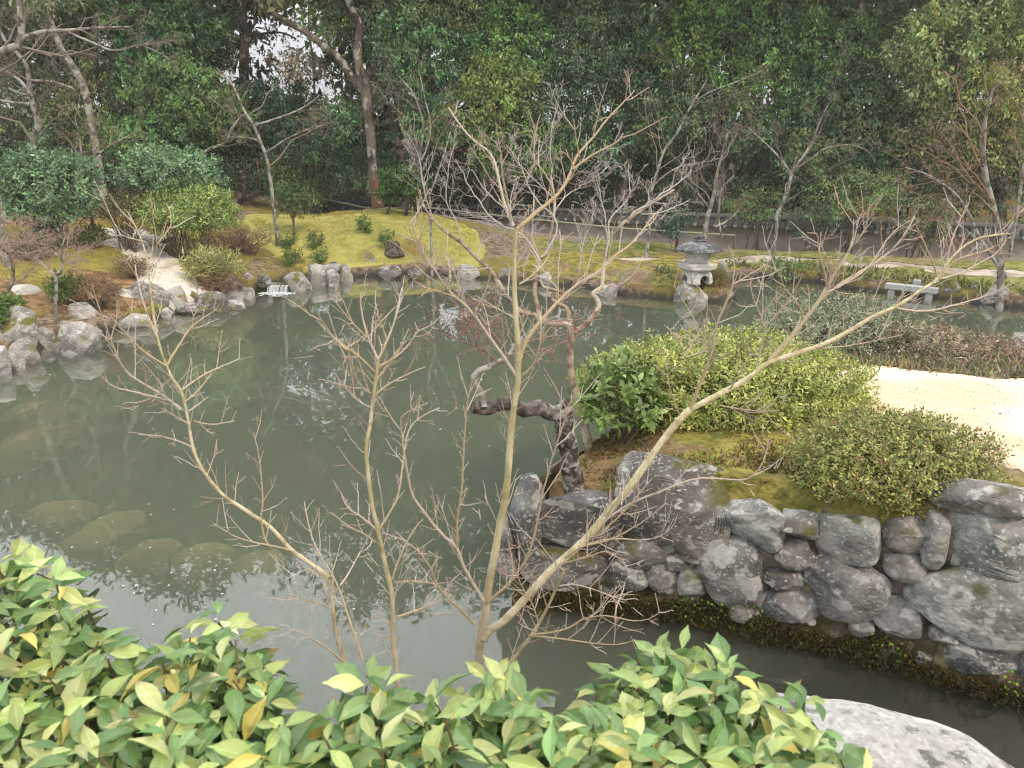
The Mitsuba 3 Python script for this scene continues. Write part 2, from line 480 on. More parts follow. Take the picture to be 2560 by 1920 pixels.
scene['plaster_material'] = diffuse(plaster_fn)
scene['roof_tile_material'] = two({'type': 'principled', 'base_color': VC, 'roughness': 0.55, 'specular': 0.4})
scene['granite_material'] = bumped(diffuse(lambda p, n, uv: mix((0.33, 0.33, 0.325), (0.50, 0.50, 0.485), fbm(p.x * 30, p.y * 30, p.z * 30, 3))), soil_bump(0.003, 60))
scene['bamboo_material'] = two({'type': 'principled', 'base_color': VC, 'roughness': 0.6})

# ------------------------------------------------------------------ the lie of the land
POND = np.array([(9, 1.0), (5, 1.6), (3.2, 2.0), (2.3, 2.25), (1.6, 2.62), (0.8, 2.70), (0.1, 2.72), (-0.6, 2.68), (-1.4, 2.5), (-2.6, 2.4), (-4.5, 3.0), (-6.5, 4.8), (-7.2, 7),
                 (-6.9, 8.6), (-6.45, 9.3), (-6.35, 10.1), (-5.95, 10.85), (-5.6, 11.7), (-5.2, 12.9), (-4.85, 13.6), (-4.72, 14.2), (-4.5, 15.4), (-4.2, 15.4), (-4.05, 14.6), (-3.46, 15.3), (-2.11, 15.95), (-1.0, 15.5),
                 (-0.05, 14.95), (1.28, 14.4), (2.03, 13.55), (2.83, 13.2), (3.68, 12.95), (4.0, 13.3), (4.15, 14.4), (4.35, 15.0), (5.05, 15.45), (5.98, 14.9), (6.45, 14.05), (7.2, 13.75), (7.8, 13.15),
                 (8.35, 12.5), (12, 11.2), (20, 10), (20, 7.6), (9, 7.3), (6.5, 7.7), (4.6, 7.9), (3.1, 7.5), (2.0, 6.7), (1.1, 5.8), (0.5, 5.0), (0.16, 4.5), (0.05, 4.08), (0.33, 4.0), (0.63, 3.94), (1.08, 3.82),
                 (1.36, 3.69), (1.72, 3.56), (2.06, 3.39), (2.56, 3.12), (4.2, 2.45), (9, 1.7)])
pond_poly = shapely.Polygon(POND)
PEN = shapely.Polygon([(9, 7.3), (6.5, 7.7), (4.6, 7.9), (3.1, 7.5), (2.0, 6.7), (1.1, 5.8), (0.5, 5.0), (0.16, 4.5), (0.05, 4.08), (0.63, 3.94), (1.08, 3.82), (1.36, 3.69), (1.72, 3.56), (2.06, 3.39), (2.56, 3.12), (4.2, 2.45), (9, 1.7), (30, 0), (30, 7)])
shapely.prepare(pond_poly)
shapely.prepare(PEN)


def sstep(a, b, x):
    t = np.clip((x - a) / (b - a), 0, 1)
    return t * t * (3 - 2 * t)


def height(x, y):
    """Height of the ground above the pond's surface."""
    x, y = np.asarray(x, float), np.asarray(y, float)
    pts = shapely.points(x, y)
    inside = shapely.contains(pond_poly, pts)
    sd = shapely.distance(pond_poly.exterior, pts) * np.where(inside, -1, 1)
    pen = shapely.contains(PEN, pts)
    pd = shapely.distance(PEN.exterior, pts)
    p3 = np.stack([x, y, x * 0], -1)
    n1 = mfbm(p3 * 1.3, 4, 2) - 0.5
    far = sstep(17, 30, y)
    h = 0.17 * sstep(0.0, 0.13, sd) + 0.10 * sstep(0.25, 0.75, sd) + 0.03 * np.clip(sd, 0, 4)
    h = h + 0.62 * np.exp(-((x + 3.3) / 3.0) ** 2 - ((y - 19.0) / 2.6) ** 2) * sstep(0, 1.5, sd)
    h = h + sstep(-4.6, -7.5, x) * sstep(7, 11, y) * np.clip(sd * 0.11, 0, 0.9)
    h = h + 0.10 * n1 * sstep(0.1, 1.0, sd)
    back = y - (25.5 - (x + 9.7) * 0.415)
    h = h - 0.45 * sstep(-2.5, -0.4, back) * sstep(3.0, -3, np.abs(back) - 2)
    h = h + far * np.clip(back - 1, 0, 40) * 0.06
    near = (y < 3.2) & ~pen
    hn = (0.50 * sstep(0.0, 0.30, sd) + 0.55 * sstep(0.3, 2.2, sd)) * (1 - 0.7 * sstep(0.3, 0.8, x)) + 0.05 * n1
    h = np.where(near, hn, h)
    hp = (0.70 + 0.18 * sstep(0.5, 1.15, x)) * sstep(0.04, 0.16, pd) + 0.07 * n1 - 0.25 * sstep(3.9, 3.0, 30 - x) - 0.32 * sstep(6.2, 7.4, y)
    h = np.where(pen, hp, h)
    bed = -0.10 - 0.55 * sstep(0.0, 0.8, -sd) + 0.05 * n1
    return np.where(inside, bed, h)


def axis_grid(lo, hi, step, outlo, outhi, grow=1.25):
    a = list(np.arange(lo, hi + 1e-6, step))
    s = step
    while a[-1] < outhi:
        s *= grow
        a.append(a[-1] + s)
    s, front = step, [lo]
    while front[-1] > outlo:
        s *= grow
        front.append(front[-1] - s)
    return np.array(front[:0:-1] + a)


def grid_mesh(gx, gy, zf):
    X, Y = np.meshgrid(gx, gy, indexing='ij')
    Z = zf(X.ravel(), Y.ravel())
    v = np.stack([X.ravel(), Y.ravel(), Z], 1)
    nx, ny = len(gx), len(gy)
    i, j = np.meshgrid(np.arange(nx - 1), np.arange(ny - 1), indexing='ij')
    a = (i * ny + j).ravel()
    f = np.vstack([np.stack([a, a + ny, a + ny + 1], 1), np.stack([a, a + ny + 1, a + 1], 1)])
    return v, f


gv, gf = grid_mesh(axis_grid(-13, 12, 0.115, -120, 120), axis_grid(0.5, 23, 0.115, -30, 160), height)
under = shapely.contains(pond_poly.buffer(0.02), shapely.points(gv[:, 0], gv[:, 1]))
fu = under[gf].all(1)
scene['ground'] = mikit.ply(trimesh.Trimesh(gv, gf[~fu], process=False), 'ground_material', smooth=True)
labels['ground'] = {'label': 'brown earth and dull moss of the garden round the pond', 'kind': 'structure'}
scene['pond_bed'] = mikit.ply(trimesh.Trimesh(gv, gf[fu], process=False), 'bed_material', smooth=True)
labels['pond_bed'] = {'label': 'murky grey green silt bed under the pond water', 'kind': 'structure'}


def patch(name, label, poly, step, lift, mat, kind='structure', bump=0.0, edge=0.14, smooth=True, rag=0.12):
    """A sheet lying on the ground inside the polygon; its ragged rim dips below the ground."""
    poly = shapely.Polygon(poly)
    x0, y0, x1, y1 = poly.buffer(0.3).bounds

    def z(x, y):
        pts = shapely.points(x, y)
        sd = shapely.distance(poly.exterior, pts) * np.where(shapely.contains(poly, pts), 1, -1)
        sd = sd + rag * 2 * (mfbm(np.stack([x * 3.1, y * 3.1, x * 0], -1), 3, 9) - 0.5)
        return height(x, y) + lift - 0.30 * sstep(0, -edge, sd) + bump * (mfbm(np.stack([x * 2.0, y * 2.0, x * 0 + 4], -1), 4, 4) - 0.4) * sstep(0, 0.3, sd)
    v, f = grid_mesh(np.arange(x0, x1, step), np.arange(y0, y1, step), z)
    pts = shapely.points(v[:, 0], v[:, 1])
    ok = shapely.distance(poly, pts) < 0.28
    f = f[ok[f].all(1)]
    scene[name] = mikit.ply(trimesh.Trimesh(v, f, process=False), mat, smooth=smooth)
    labels[name] = {'label': label, 'kind': kind}


patch('moss_bank', 'sunlit yellow green moss mound behind the far shore', [(-4.3, 15.6), (-3.4, 15.55), (-2.1, 16.15), (-1.0, 15.7), (-0.7, 15.6), (-0.6, 16.6), (-0.8, 18.2), (-1.6, 19.4), (-3.0, 20.0), (-5.2, 20.2), (-6.6, 19.2), (-6.2, 17.3), (-5.0, 16.0)],
      0.06, 0.02, 'moss_material', bump=0.05)
patch('lantern_bank', 'low mossy bank carrying the stone lantern', [(0.1, 15.1), (1.4, 14.55), (2.1, 13.7), (2.85, 13.38), (3.6, 13.12), (3.9, 13.4), (4.05, 14.5), (4.2, 15.1), (5.0, 15.65), (6.1, 15.0), (6.1, 15.4), (4.2, 15.9), (2.5, 16.3), (0.6, 16.6)],
      0.06, 0.02, 'old_moss_material', bump=0.10)
patch('far_grass', 'olive moss and short grass of the right far bank before the wall', [(0.2, 16.5), (2.2, 15.6), (4.3, 15.6), (5.1, 15.75), (6.1, 15.1), (6.6, 14.25), (7.3, 13.95), (8.0, 13.3), (8.6, 12.75), (13, 11.7), (13, 15.6), (5, 18.9), (1.5, 20.2), (0.5, 18.6)],
      0.09, 0.012, 'bank_grass_material', bump=0.06)
patch('far_path', 'pale gravel path running along the right far bank', [(2.1, 15.7), (3.2, 15.25), (5.2, 15.95), (6.6, 15.2), (7.6, 14.4), (8.8, 13.6), (12, 12.6), (12, 13.5), (9.1, 14.4), (8.0, 15.1), (6.8, 15.8), (5.4, 16.4), (3.4, 15.75), (2.2, 16.05)],
      0.09, 0.022, 'path_material')
patch('back_path', 'grey earth path along the foot of the tiled wall', [(-9.5, 22.4), (-5, 21.0), (-2, 19.9), (0.4, 18.4), (2.5, 17.5), (2.8, 18.3), (0.8, 19.2), (-1.6, 20.9), (-5, 22.0), (-9.5, 23.3)], 0.10, 0.022, 'earth_path_material')
patch('peninsula_moss', 'brown and green moss under the shrubs behind the stone wall', [(0.08, 4.12), (0.7, 4.02), (1.15, 3.90), (1.5, 3.75), (2.2, 3.42), (2.7, 3.3), (2.6, 4.4), (2.3, 4.9), (2.6, 5.6), (2.2, 6.4), (1.2, 5.7), (0.55, 4.95)],
      0.035, 0.016, 'old_moss_material', bump=0.07, rag=0.06)
patch('sand_ground', 'pale sand court at the right behind the shrubs', [(2.3, 4.75), (2.95, 4.0), (3.2, 3.2), (5, 2.4), (12, 2.2), (12, 5.6), (5.2, 5.75), (3.9, 5.75), (3.1, 6.15), (2.6, 6.1), (2.3, 5.5)],
      0.06, 0.018, 'sand_material', rag=0.08)


patch('left_path', 'pale sandy path climbing the left slope from the shore rocks', [(-5.45, 12.1), (-5.15, 12.7), (-5.8, 13.8), (-6.8, 15.0), (-7.9, 16.6), (-8.8, 16.4), (-7.5, 14.6), (-6.6, 13.3), (-6.0, 12.3)],
      0.08, 0.05, 'slab_material', bump=0.03)
patch('left_moss', 'orange brown and yellow moss on the left slope', [(-5.9, 11.4), (-5.3, 13.2), (-5.0, 14.2), (-5.6, 16.5), (-7.0, 18.5), (-10, 18.5), (-10.5, 15), (-8.5, 11.5), (-6.9, 10.4)],
      0.08, 0.018, 'dry_moss_material', bump=0.08)

def ripple(x, y):
    p = np.stack([x * 1.6, y * 2.6, x * 0], -1)
    z = 0.0016 * (mfbm(p, 3, 31) - 0.5)
    r = np.hypot(x + 4.25, y - 14.2)
    return z + 0.004 * np.sin(r * 26) * np.exp(-r * 1.7)


wv, wf = grid_mesh(np.arange(-7.6, 20.1, 0.07), np.arange(0.9, 16.2, 0.07), ripple)
near_pond = shapely.distance(pond_poly, shapely.points(wv[:, 0], wv[:, 1])) < 0.12
wf = wf[near_pond[wf].all(1)]
scene['pond_water'] = mikit.ply(trimesh.Trimesh(wv, wf, process=False), 'water_material', smooth=True)
labels['pond_water'] = {'label': 'still grey green pond water with soft reflections', 'kind': 'structure'}


MURK = {'type': 'homogeneous', 'sigma_t': 3.0, 'albedo': {'type': 'rgb', 'value': [0.335, 0.375, 0.275]}}
scene['veil_air'] = {'type': 'homogeneous', 'sigma_t': 0.0015, 'albedo': {'type': 'rgb', 'value': [0.95, 0.95, 0.95]}}  # added air medium: lifts the dark tones of the wood like lens glare
scene['added_veil'] = {'type': 'cube', 'to_world': T().translate([0, 35, 12]).scale([130, 135, 20]), 'bsdf': {'type': 'null'}, 'interior': {'type': 'ref', 'id': 'veil_air'}}
labels['added_veil'] = {'label': 'added pale veil in the air standing in for lens glare', 'kind': 'stuff'}
scene['camera']['medium'] = {'type': 'ref', 'id': 'veil_air'}
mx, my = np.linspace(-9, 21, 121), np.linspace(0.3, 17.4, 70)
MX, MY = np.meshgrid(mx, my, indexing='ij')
mw = 1 - sstep(-0.5, 1.7, MX) * sstep(4.7, 3.3, MY)  # murk tapers out beside the wall, in place of the shade over the channel
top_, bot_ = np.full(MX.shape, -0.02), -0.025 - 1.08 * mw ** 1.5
vt, vb = (np.stack([MX, MY, z_], -1).reshape(-1, 3) for z_ in (top_, bot_))
i, j = np.meshgrid(np.arange(120), np.arange(69), indexing='ij')
a = (i * 70 + j).ravel()
ft = np.vstack([np.stack([a, a + 70, a + 71], 1), np.stack([a, a + 71, a + 1], 1)])
rim = np.concatenate([np.arange(120) * 70, 120 * 70 + np.arange(69), (np.arange(120, 0, -1)) * 70 + 69, np.arange(69, 0, -1)])
nx_ = np.roll(rim, -1)
nv = len(vt)
fs = np.vstack([np.stack([rim, rim + nv, nx_ + nv], 1), np.stack([rim, nx_ + nv, nx_], 1)])
scene['pond_murk'] = mikit.ply((np.vstack([vt, vb]), np.vstack([ft, ft[:, ::-1] + nv, fs])), {'type': 'null'}, interior=MURK, exterior={'type': 'ref', 'id': 'veil_air'})
labels['pond_murk'] = {'label': 'cloudy silt hanging in the pond water', 'kind': 'stuff'}


# ------------------------------------------------------------------ stones
ICO = {k: trimesh.creation.icosphere(subdivisions=k) for k in (1, 2, 3, 4, 5)}


def rock_mesh(rng, cuts=9, sub=4, rough=0.09, square=0.0):
    """A stone of about unit radius: a ball with random flats, worn and pitted."""
    m = ICO[sub]
    v = m.vertices.copy()
    if square:
        e = 1 - square
        v = np.sign(v) * np.abs(v) ** e
        v /= np.abs(v).max()
    n = unit(rng.normal(size=(cuts, 3)))
    for k in range(cuts):
        d = v @ n[k]
        lim = rng.uniform(0.62, 0.86)
        over = np.clip(d - lim, 0, None)
        v = v - over[:, None] * n[k] * 0.9
    s = rng.uniform(0, 100)
    dirs = unit(v)
    v = v * (1 + rough * 2 * (mfbm(v * 1.7 + s, 4, 1) - 0.5)[:, None]) + dirs * (0.03 * (mfbm(v * 6 + s, 3, 2) - 0.5))[:, None]
    lo, hi = v.min(0), v.max(0)
    return (v - (lo + hi) / 2) / ((hi - lo) / 2), m.faces


def place_rock(rng, c, half, rot=0.0, lean=0.0, mat='shore_stone_material', sub=4, cuts=9, rough=0.09, square=0.0):
    v, f = rock_mesh(rng, cuts, sub, rough, square)
    v = v * half
    cl, sl = math.cos(lean), math.sin(lean)
    v = v @ np.array([[cl, 0, -sl], [0, 1, 0], [sl, 0, cl]])
    cr, sr = math.cos(rot), math.sin(rot)
    v = v @ np.array([[cr, sr, 0], [-sr, cr, 0], [0, 0, 1]])
    return mikit.ply((v + c, f), mat, smooth=35)


rng = np.random.default_rng(11)
# shore boulders: survey sheet, box on it (x0, y0, x1, y1), label, material, extra depth factor
SHORE = [
    ('A', (-40, 780, 215, 985), 'large pale lichen-covered boulder at the left edge of the photo, above the shore stones', 'shore_stone_material'),
    ('A', (232, 903, 348, 1010), 'rounded buff stone at the waterline right of the large pale boulder', 'shore_stone_material'),
    ('A', (365, 868, 612, 1045), 'broad flat-topped grey rock at the waterline under the small bare bonsai-like maple', 'shore_stone_material'),
    ('A', (425, 752, 597, 862), 'round pale stone behind the broad flat-topped rock on the left shore', 'shore_stone_material'),
    ('A', (85, 975, 245, 1115), 'mossy brown stone at the waterline below the large pale boulder', 'shore_stone_material'),
    ('A', (52, 1045, 158, 1150), 'angular cream coloured block at the water on the far left shore', 'shore_stone_material'),
    ('A', (-40, 1015, 68, 1190), 'yellowish stone in the lower left corner of the left shore', 'shore_stone_material'),
    ('A', (652, 662, 852, 835), 'smooth grey rock beside the low brown leafy shrub on the left shore', 'shore_stone_material'),
    ('A', (828, 620, 1045, 815), 'tall dark rock with white lichen patches on the left shore', 'shore_stone_dark_material'),
    ('A', (1015, 650, 1158, 800), 'upright pale rock with ochre stains right of the tall dark lichen rock', 'shore_stone_material'),
    ('A', (1148, 680, 1225, 770), 'small moss-covered stone between the ochre-stained rock and the bamboo grass', 'shore_stone_dark_material'),
    ('A', (1205, 690, 1395, 790), 'low dark stone with mossy base under the bamboo grass', 'shore_stone_dark_material'),
    ('A', (1345, 578, 1495, 730), 'big pale slanting rock at the point left of the small waterfall', 'shore_stone_material'),
    ('A', (1487, 567, 1563, 662), 'square pale block standing left of the small waterfall', 'shore_stone_material'),
    ('A', (1485, 655, 1565, 712), 'low flat stone in the water left of the small waterfall', 'shore_stone_material'),
    ('A', (740, 828, 915, 898), 'flat pale stone at the waterline below the tall dark lichen rock', 'shore_stone_material'),
    ('A', (980, 780, 1065, 830), 'small wet stone at the foot of the ochre-stained rock', 'shore_stone_material'),
    ('A', (1090, 755, 1265, 810), 'long low stone in the water below the mossy stone', 'shore_stone_dark_material'),
    ('A', (1370, 735, 1500, 780), 'small flat stone in the water below the big slanting rock', 'shore_stone_material'),
    ('A', (1755, 565, 1905, 672), 'rounded brownish stone with lichen right of the small waterfall', 'shore_stone_material'),
    ('A', (1905, 505, 2025, 632), 'pointed pale rock on the far shore below the moss mound', 'shore_stone_material'),
    ('A', (2003, 502, 2093, 565), 'black rounded stone lying on top of the far shore stones', 'shore_stone_dark_material'),
    ('A', (2010, 545, 2090, 640), 'pale stone under the black rounded stone on the far shore', 'shore_stone_material'),
    ('A', (2085, 520, 2165, 612), 'grey block right of the black rounded stone on the far shore', 'shore_stone_material'),
    ('A', (1590, 575, 1665, 630), 'dark stone at the inlet just behind the small waterfall', 'shore_stone_dark_material'),
    ('B', (178, 448, 298, 565), 'upright leaning rock with pinkish lichen on the far shore', 'shore_stone_material'),
    ('B', (285, 525, 425, 600), 'long low shore stone right of the upright leaning rock', 'shore_stone_dark_material'),
    ('B', (470, 540, 570, 605), 'dark shore stone below the moss mound, behind the bare twigs', 'shore_stone_dark_material'),
    ('B', (765, 520, 905, 600), 'flat grey shore stone in the middle of the far bank', 'shore_stone_material'),
    ('B', (1020, 540, 1140, 610), 'grey shore stone behind the straight maple stem', 'shore_stone_material'),
    ('B', (1275, 565, 1385, 640), 'whitish lichen stone on the far shore right of the maple stem', 'shore_stone_material'),
    ('B', (1635, 635, 1755, 700), 'low grey stone at the water on the lantern bank', 'shore_stone_material'),
    ('C', (82, 620, 262, 745), 'big pale boulder at the water that carries the stone lantern', 'shore_stone_material'),
    ('C', (335, 500, 390, 560), 'small grey stone on the moss right of the lantern', 'shore_stone_material'),
    ('C', (1700, 620, 1850, 720), 'dark bank stone right of the white stone beam', 'shore_stone_dark_material'),
    ('C', (1840, 640, 1960, 730), 'flat dark stone further right along the far channel bank', 'shore_stone_dark_material'),
    ('C', (1955, 650, 2110, 760), 'broad grey stone at the right end of the far channel bank', 'shore_stone_material'),
    ('C', (2070, 940, 2260, 1110), 'blue grey boulder at the right edge behind the russet shrubs', 'shore_stone_material'),
]
for tile, (x0, y0, x1, y1), lab, mat in SHORE:
    sx0, sy0 = S(tile, (x0, y0))
    sx1, sy1 = S(tile, (x1, y1))
    zb = 0.0
    if 'blue grey' in lab:
        zb = 0.55
    if lab.startswith(('round pale stone', 'large pale')):
        zb = 0.14
    if lab.startswith(('grey streaked', 'dark stone at the inlet')):
        zb = 0.15
    if lab.startswith('black rounded'):
        zb = 0.2
    if lab.startswith('small grey stone on the moss'):
        zb = 0.35
    foot = at_z((sx0 + sx1) / 2, sy1, zb)
    y = foot[1]
    a, b, top = at_y(sx0, (sy0 + sy1) / 2, y), at_y(sx1, (sy0 + sy1) / 2, y), at_y((sx0 + sx1) / 2, sy0, y)
    hx, h = (b[0] - a[0]) / 2, top[2] - zb
    dep = min(max(hx, h / 2) * 0.75, 0.4)
    sink = 0.35 * h + 0.04
    c = np.array([foot[0], y + dep * 0.55 - 0.08, zb - sink / 2 + h / 2])
    k = thing('shore_boulder', lab, 'boulder')
    scene[k] = place_rock(rng, c, (hx * 1.12, dep * 1.2, (h + sink) / 2 * 1.03), rng.uniform(-0.15, 0.15), 0, mat, 4 if hx > 0.26 else 3, 10, 0.10, 0.12)

# near boulder in the lower right corner
k = thing('foreground_boulder', 'big sunlit white and grey lichen boulder in the lower right corner', 'boulder')
bc = at_z(2040, 1930, 0.30)
v, f = rock_mesh(np.random.default_rng(5), 7, 5, 0.10, 0.18)
scene[k] = mikit.ply((v * (0.84, 0.50, 0.44) @ np.array([[0.975, -0.22, 0], [0.22, 0.975, 0], [0, 0, 1]]) + [1.28, 2.29, 0.09], f), 'boulder_material', smooth=40)

# slabs of the stepping path on the left slope
for tile, (x0, y0, x1, y1), zz in [('A', (560, 365, 1000, 470), 0.62), ('A', (780, 460, 1005, 520), 0.5), ('A', (880, 530, 1090, 585), 0.36), ('A', (60, 735, 240, 780), 0.32)]:
    sx0, sy0 = S(tile, (x0, y0))
    sx1, sy1 = S(tile, (x1, y1))
    p0, p1 = at_z((sx0 + sx1) / 2, sy1, zz), at_z((sx0 + sx1) / 2, sy0, zz)
    hx = (at_z(sx1, sy1, zz)[0] - at_z(sx0, sy1, zz)[0]) / 2
    c = (p0 + p1) / 2
    zt = float(height(c[0], c[1])) + 0.05
    dep = np.clip((p1[1] - p0[1]) / 2, 0.2, 0.8)
    k = thing('stepping_slab', {0.62: 'longest pale slab of the path on the left slope', 0.5: 'pale slab just below the longest slab of the left path', 0.36: 'lowest pale slab of the left path, beside the bamboo grass',
                               0.95: 'small pale slab at the top of the left path under the blue green shrub', 0.8: 'narrow pale slab above the longest slab of the left path', 0.32: 'flat sandy slab behind the large pale boulder at the left'}[zz], 'slab', 'slabs of the path on the left slope')
    scene[k] = place_rock(rng, np.array([c[0], c[1], zt - 0.06]), (hx, dep, 0.11), 0, 0, 'slab_material', 3, 6, 0.10, 0.4)

# flat boulders just under the water at the lower left
for i, (tile, (x0, y0, x1, y1), lab) in enumerate([
        ('E', (420, 20, 830, 205), 'brown sunken stone under the water, largest of those left of the maple'), ('E', (740, 165, 1090, 300), 'brown sunken stone under the water, in the middle of the sunken row'),
        ('E', (1060, 205, 1480, 365), 'brown sunken stone under the water, nearest to the bent left maple stem'), ('E', (180, -60, 540, 50), 'brown sunken stone under the water, at the left end of the sunken row'),
        ('E', (1420, 250, 1760, 360), 'brown sunken stone under the water behind the bent maple stem'), ('A', (-60, 1420, 420, 1640), 'wide brown sunken rock under the water near the left picture edge'),
        ('A', (0, 1300, 300, 1420), 'dim brown sunken rock under the water above the wide one at the left')]):
    sx0, sy0 = S(tile, (x0, y0))
    sx1, sy1 = S(tile, (x1, y1))
    p0, p1 = at_z((sx0 + sx1) / 2, sy1, -0.1), at_z((sx0 + sx1) / 2, sy0, -0.1)
    hx = (at_z(sx1, sy1)[0] - at_z(sx0, sy1)[0]) / 2
    k = thing('sunken_stone', lab, 'stone', 'stones under the water')
    v, f = rock_mesh(rng, 8, 3, 0.20, 0.1)
    scene[k] = mikit.ply((v * (hx * 1.25, (p1[1] - p0[1]) / 2 * 1.35, 0.15) + np.array([(p0[0] + p1[0]) / 2, (p0[1] + p1[1]) / 2, -0.305]), f), 'sunken_material', smooth=True)
scene['sunken_material'] = diffuse(lambda p, n, uv: mix((0.24, 0.21, 0.11), (0.32, 0.27, 0.14), fbm(p.x * 5, p.y * 5, 0, 3)))

# ------------------------------------------------------------------ the stone retaining wall
WALL = thing('retaining_wall', 'dry stone retaining wall of lichen-covered boulders along the dark channel', 'wall')
WX, WY = np.array([-0.0, 0.33, 0.63, 1.08, 1.36, 1.72, 2.06, 2.56, 4.2, 6.0]), np.array([4.05, 4.00, 3.94, 3.82, 3.69, 3.56, 3.39, 3.12, 2.45, 2.0])


def wall_y(x, z):
    return np.interp(x, WX, WY) + 0.10 * z


def on_wall(px, py):
    d = ray(px, py)
    lo, hi = 1.0, 8.0
    for _ in range(40):
        m = (lo + hi) / 2
        q = np.array([0, 0, EYE]) + d * m
        if q[1] < wall_y(q[0], q[2]):
            lo = m
        else:
            hi = m
    return np.array([0, 0, EYE]) + d * lo


WSTONES = [(120, 385, 258, 725, 'd', .35), (240, 445, 575, 695, 'd', .4), (555, 335, 1000, 700, 'd', .4), (928, 468, 1232, 675, 'p', .35), (1222, 508, 1382, 635, 'd', .2), (1368, 525, 1628, 715, 'p', .25), (1598, 538, 1885, 715, 'd', .35),
           (1885, 498, 2330, 785, 'p', .45), (1835, 402, 2300, 545, 'd', .3), (178, 695, 532, 850, 'd', .2), (558, 655, 765, 795, 'd', .2), (525, 735, 690, 850, 'd', .1), (678, 730, 812, 870, 'd', .1), (755, 695, 885, 775, 'd', .1),
           (805, 755, 918, 900, 'd', .1), (888, 662, 1195, 925, 'd', .05), (1205, 650, 1362, 775, 'd', 0), (1155, 775, 1315, 885, 'd', .1), (1318, 725, 1662, 995, 'd', .0), (1635, 710, 1815, 825, 'd', .1), (1735, 775, 2420, 1115, 'p', .15),
           (1598, 895, 1802, 1035, 'd', .05), (1138, 865, 1392, 1000, 'd', .2), (1500, 985, 1600, 1045, 'd', .1), (1825, 1005, 1965, 1080, 'd', .1), (1885, 1075, 2190, 1220, 'd', .1), (70, 695, 145, 800, 'd', .1), (85, 580, 135, 705, 'p', .1),
           (2180, 1080, 2420, 1260, 'd', .1), (1795, 560, 1905, 770, 'd', .3), (2400, 700, 2650, 1000, 'd', .3), (1010, 895, 1150, 985, 'd', .1), (2330, 500, 2620, 720, 'd', .3)]
wr = np.random.default_rng(21)
for x0, y0, x1, y1, tone, sq in WSTONES:
    cx, cy = (x0 + x1) / 2, (y0 + y1) / 2
    c = on_wall(*S('W', (cx, cy)))
    l, r = on_wall(*S('W', (x0, cy))), on_wall(*S('W', (x1, cy)))
    t, b = on_wall(*S('W', (cx, y0))), on_wall(*S('W', (cx, y1)))
    hx, hz = np.linalg.norm((r - l)[:2]) / 2, np.clip((t - b)[2] / 2, 0.02, 0.6)
    top = y0 < 560
    dep = min(0.26, max(0.11, 0.75 * min(hx, hz))) + (0.06 if top else 0)
    yaw = math.atan2(r[1] - l[1], r[0] - l[0])
    v, f = rock_mesh(wr, 10 if top else 8, 4 if hx > 0.1 else 3, 0.07, sq + (0.18 if top else 0.10))
    v = v * (hx * 1.12, dep, hz * (1.02 if top else 1.12))
    ca, sa = math.cos(yaw), math.sin(yaw)
    v = v @ np.array([[ca, sa, 0], [-sa, ca, 0], [0, 0, 1]])
    c = (l + r + t + b) / 4 - [0, 0, 0.035 if top else 0]
    off = np.array([-math.sin(yaw), math.cos(yaw), 0]) * (dep * (0.45 if not top else 0.55))
    part(WALL, 'stone', mikit.ply((v + c + off, f), 'wall_stone_pale_material' if tone == 'p' else ('wall_stone_material', 'wall_stone_brown_material', 'wall_stone_violet_material')[wr.integers(0, 3)], smooth=40))
# small chinking stones in the joints
for q in range(20):
    px, py = wr.uniform(150, 2200), wr.uniform(620, 1150)
    if py > 850 + (px - 100) * 0.17:
        continue
    c = on_wall(*S('W', (px, py)))
    s = wr.uniform(0.022, 0.05)
    part(WALL, 'stone', place_rock(wr, c + [0, 0.035, 0], (s * 1.4, s, s * 0.8), wr.uniform(0, 3), 0, 'wall_stone_material', 2, 6))
# earth and mortar behind the stones
ux = np.concatenate([np.linspace(0.0, 3.2, 220), np.linspace(3.25, 6, 40)])
uz = np.linspace(-0.5, 0.84, 90)
X, Z = np.meshgrid(ux, uz, indexing='ij')
Z = np.where(Z > 0, Z * (0.60 + 0.26 * sstep(0.4, 1.1, X)), Z)
P = np.stack([X, wall_y(X, Z), Z], -1)
P[..., 1] += 0.055 - 0.055 * sstep(0.22, 0.0, Z) - 0.09 * (mfbm(P * 5, 4, 8) - 0.5)
i, j = np.meshgrid(np.arange(len(ux) - 1), np.arange(len(uz) - 1), indexing='ij')
a = (i * len(uz) + j).ravel()
n_ = len(uz)
part(WALL, 'mortar', mikit.ply((P.reshape(-1, 3), np.vstack([np.stack([a, a + n_, a + n_ + 1], 1), np.stack([a, a + n_ + 1, a + 1], 1)])), 'mortar_material', smooth=True), 'dark earth packed in the joints of the wall')
# the tip of the peninsula: earth face going back along the pond
mb = MB()
tip = [(0.0, 4.05), (0.10, 4.45), (0.42, 4.95), (1.0, 5.75), (1.9, 6.65)]
for k_ in range(2):
    pass
tp = resample(np.array(tip), 60)
Z2 = np.linspace(-0.5, 0.60, 30)
PP = np.stack([np.repeat(tp[:, None, 0], 30, 1) + 0.10 * np.clip(Z2, 0, 1), np.repeat(tp[:, None, 1], 30, 1), np.repeat(Z2[None], 60, 0)], -1)
PP[..., 0] += 0.08 * (mfbm(PP * 5, 4, 8) - 0.5)
i, j = np.meshgrid(np.arange(59), np.arange(29), indexing='ij')
a = (i * 30 + j).ravel()
part(WALL, 'mortar', mikit.ply((PP.reshape(-1, 3), np.vstack([np.stack([a, a + 30, a + 31], 1), np.stack([a, a + 31, a + 1], 1)])), 'mortar_material', smooth=True))
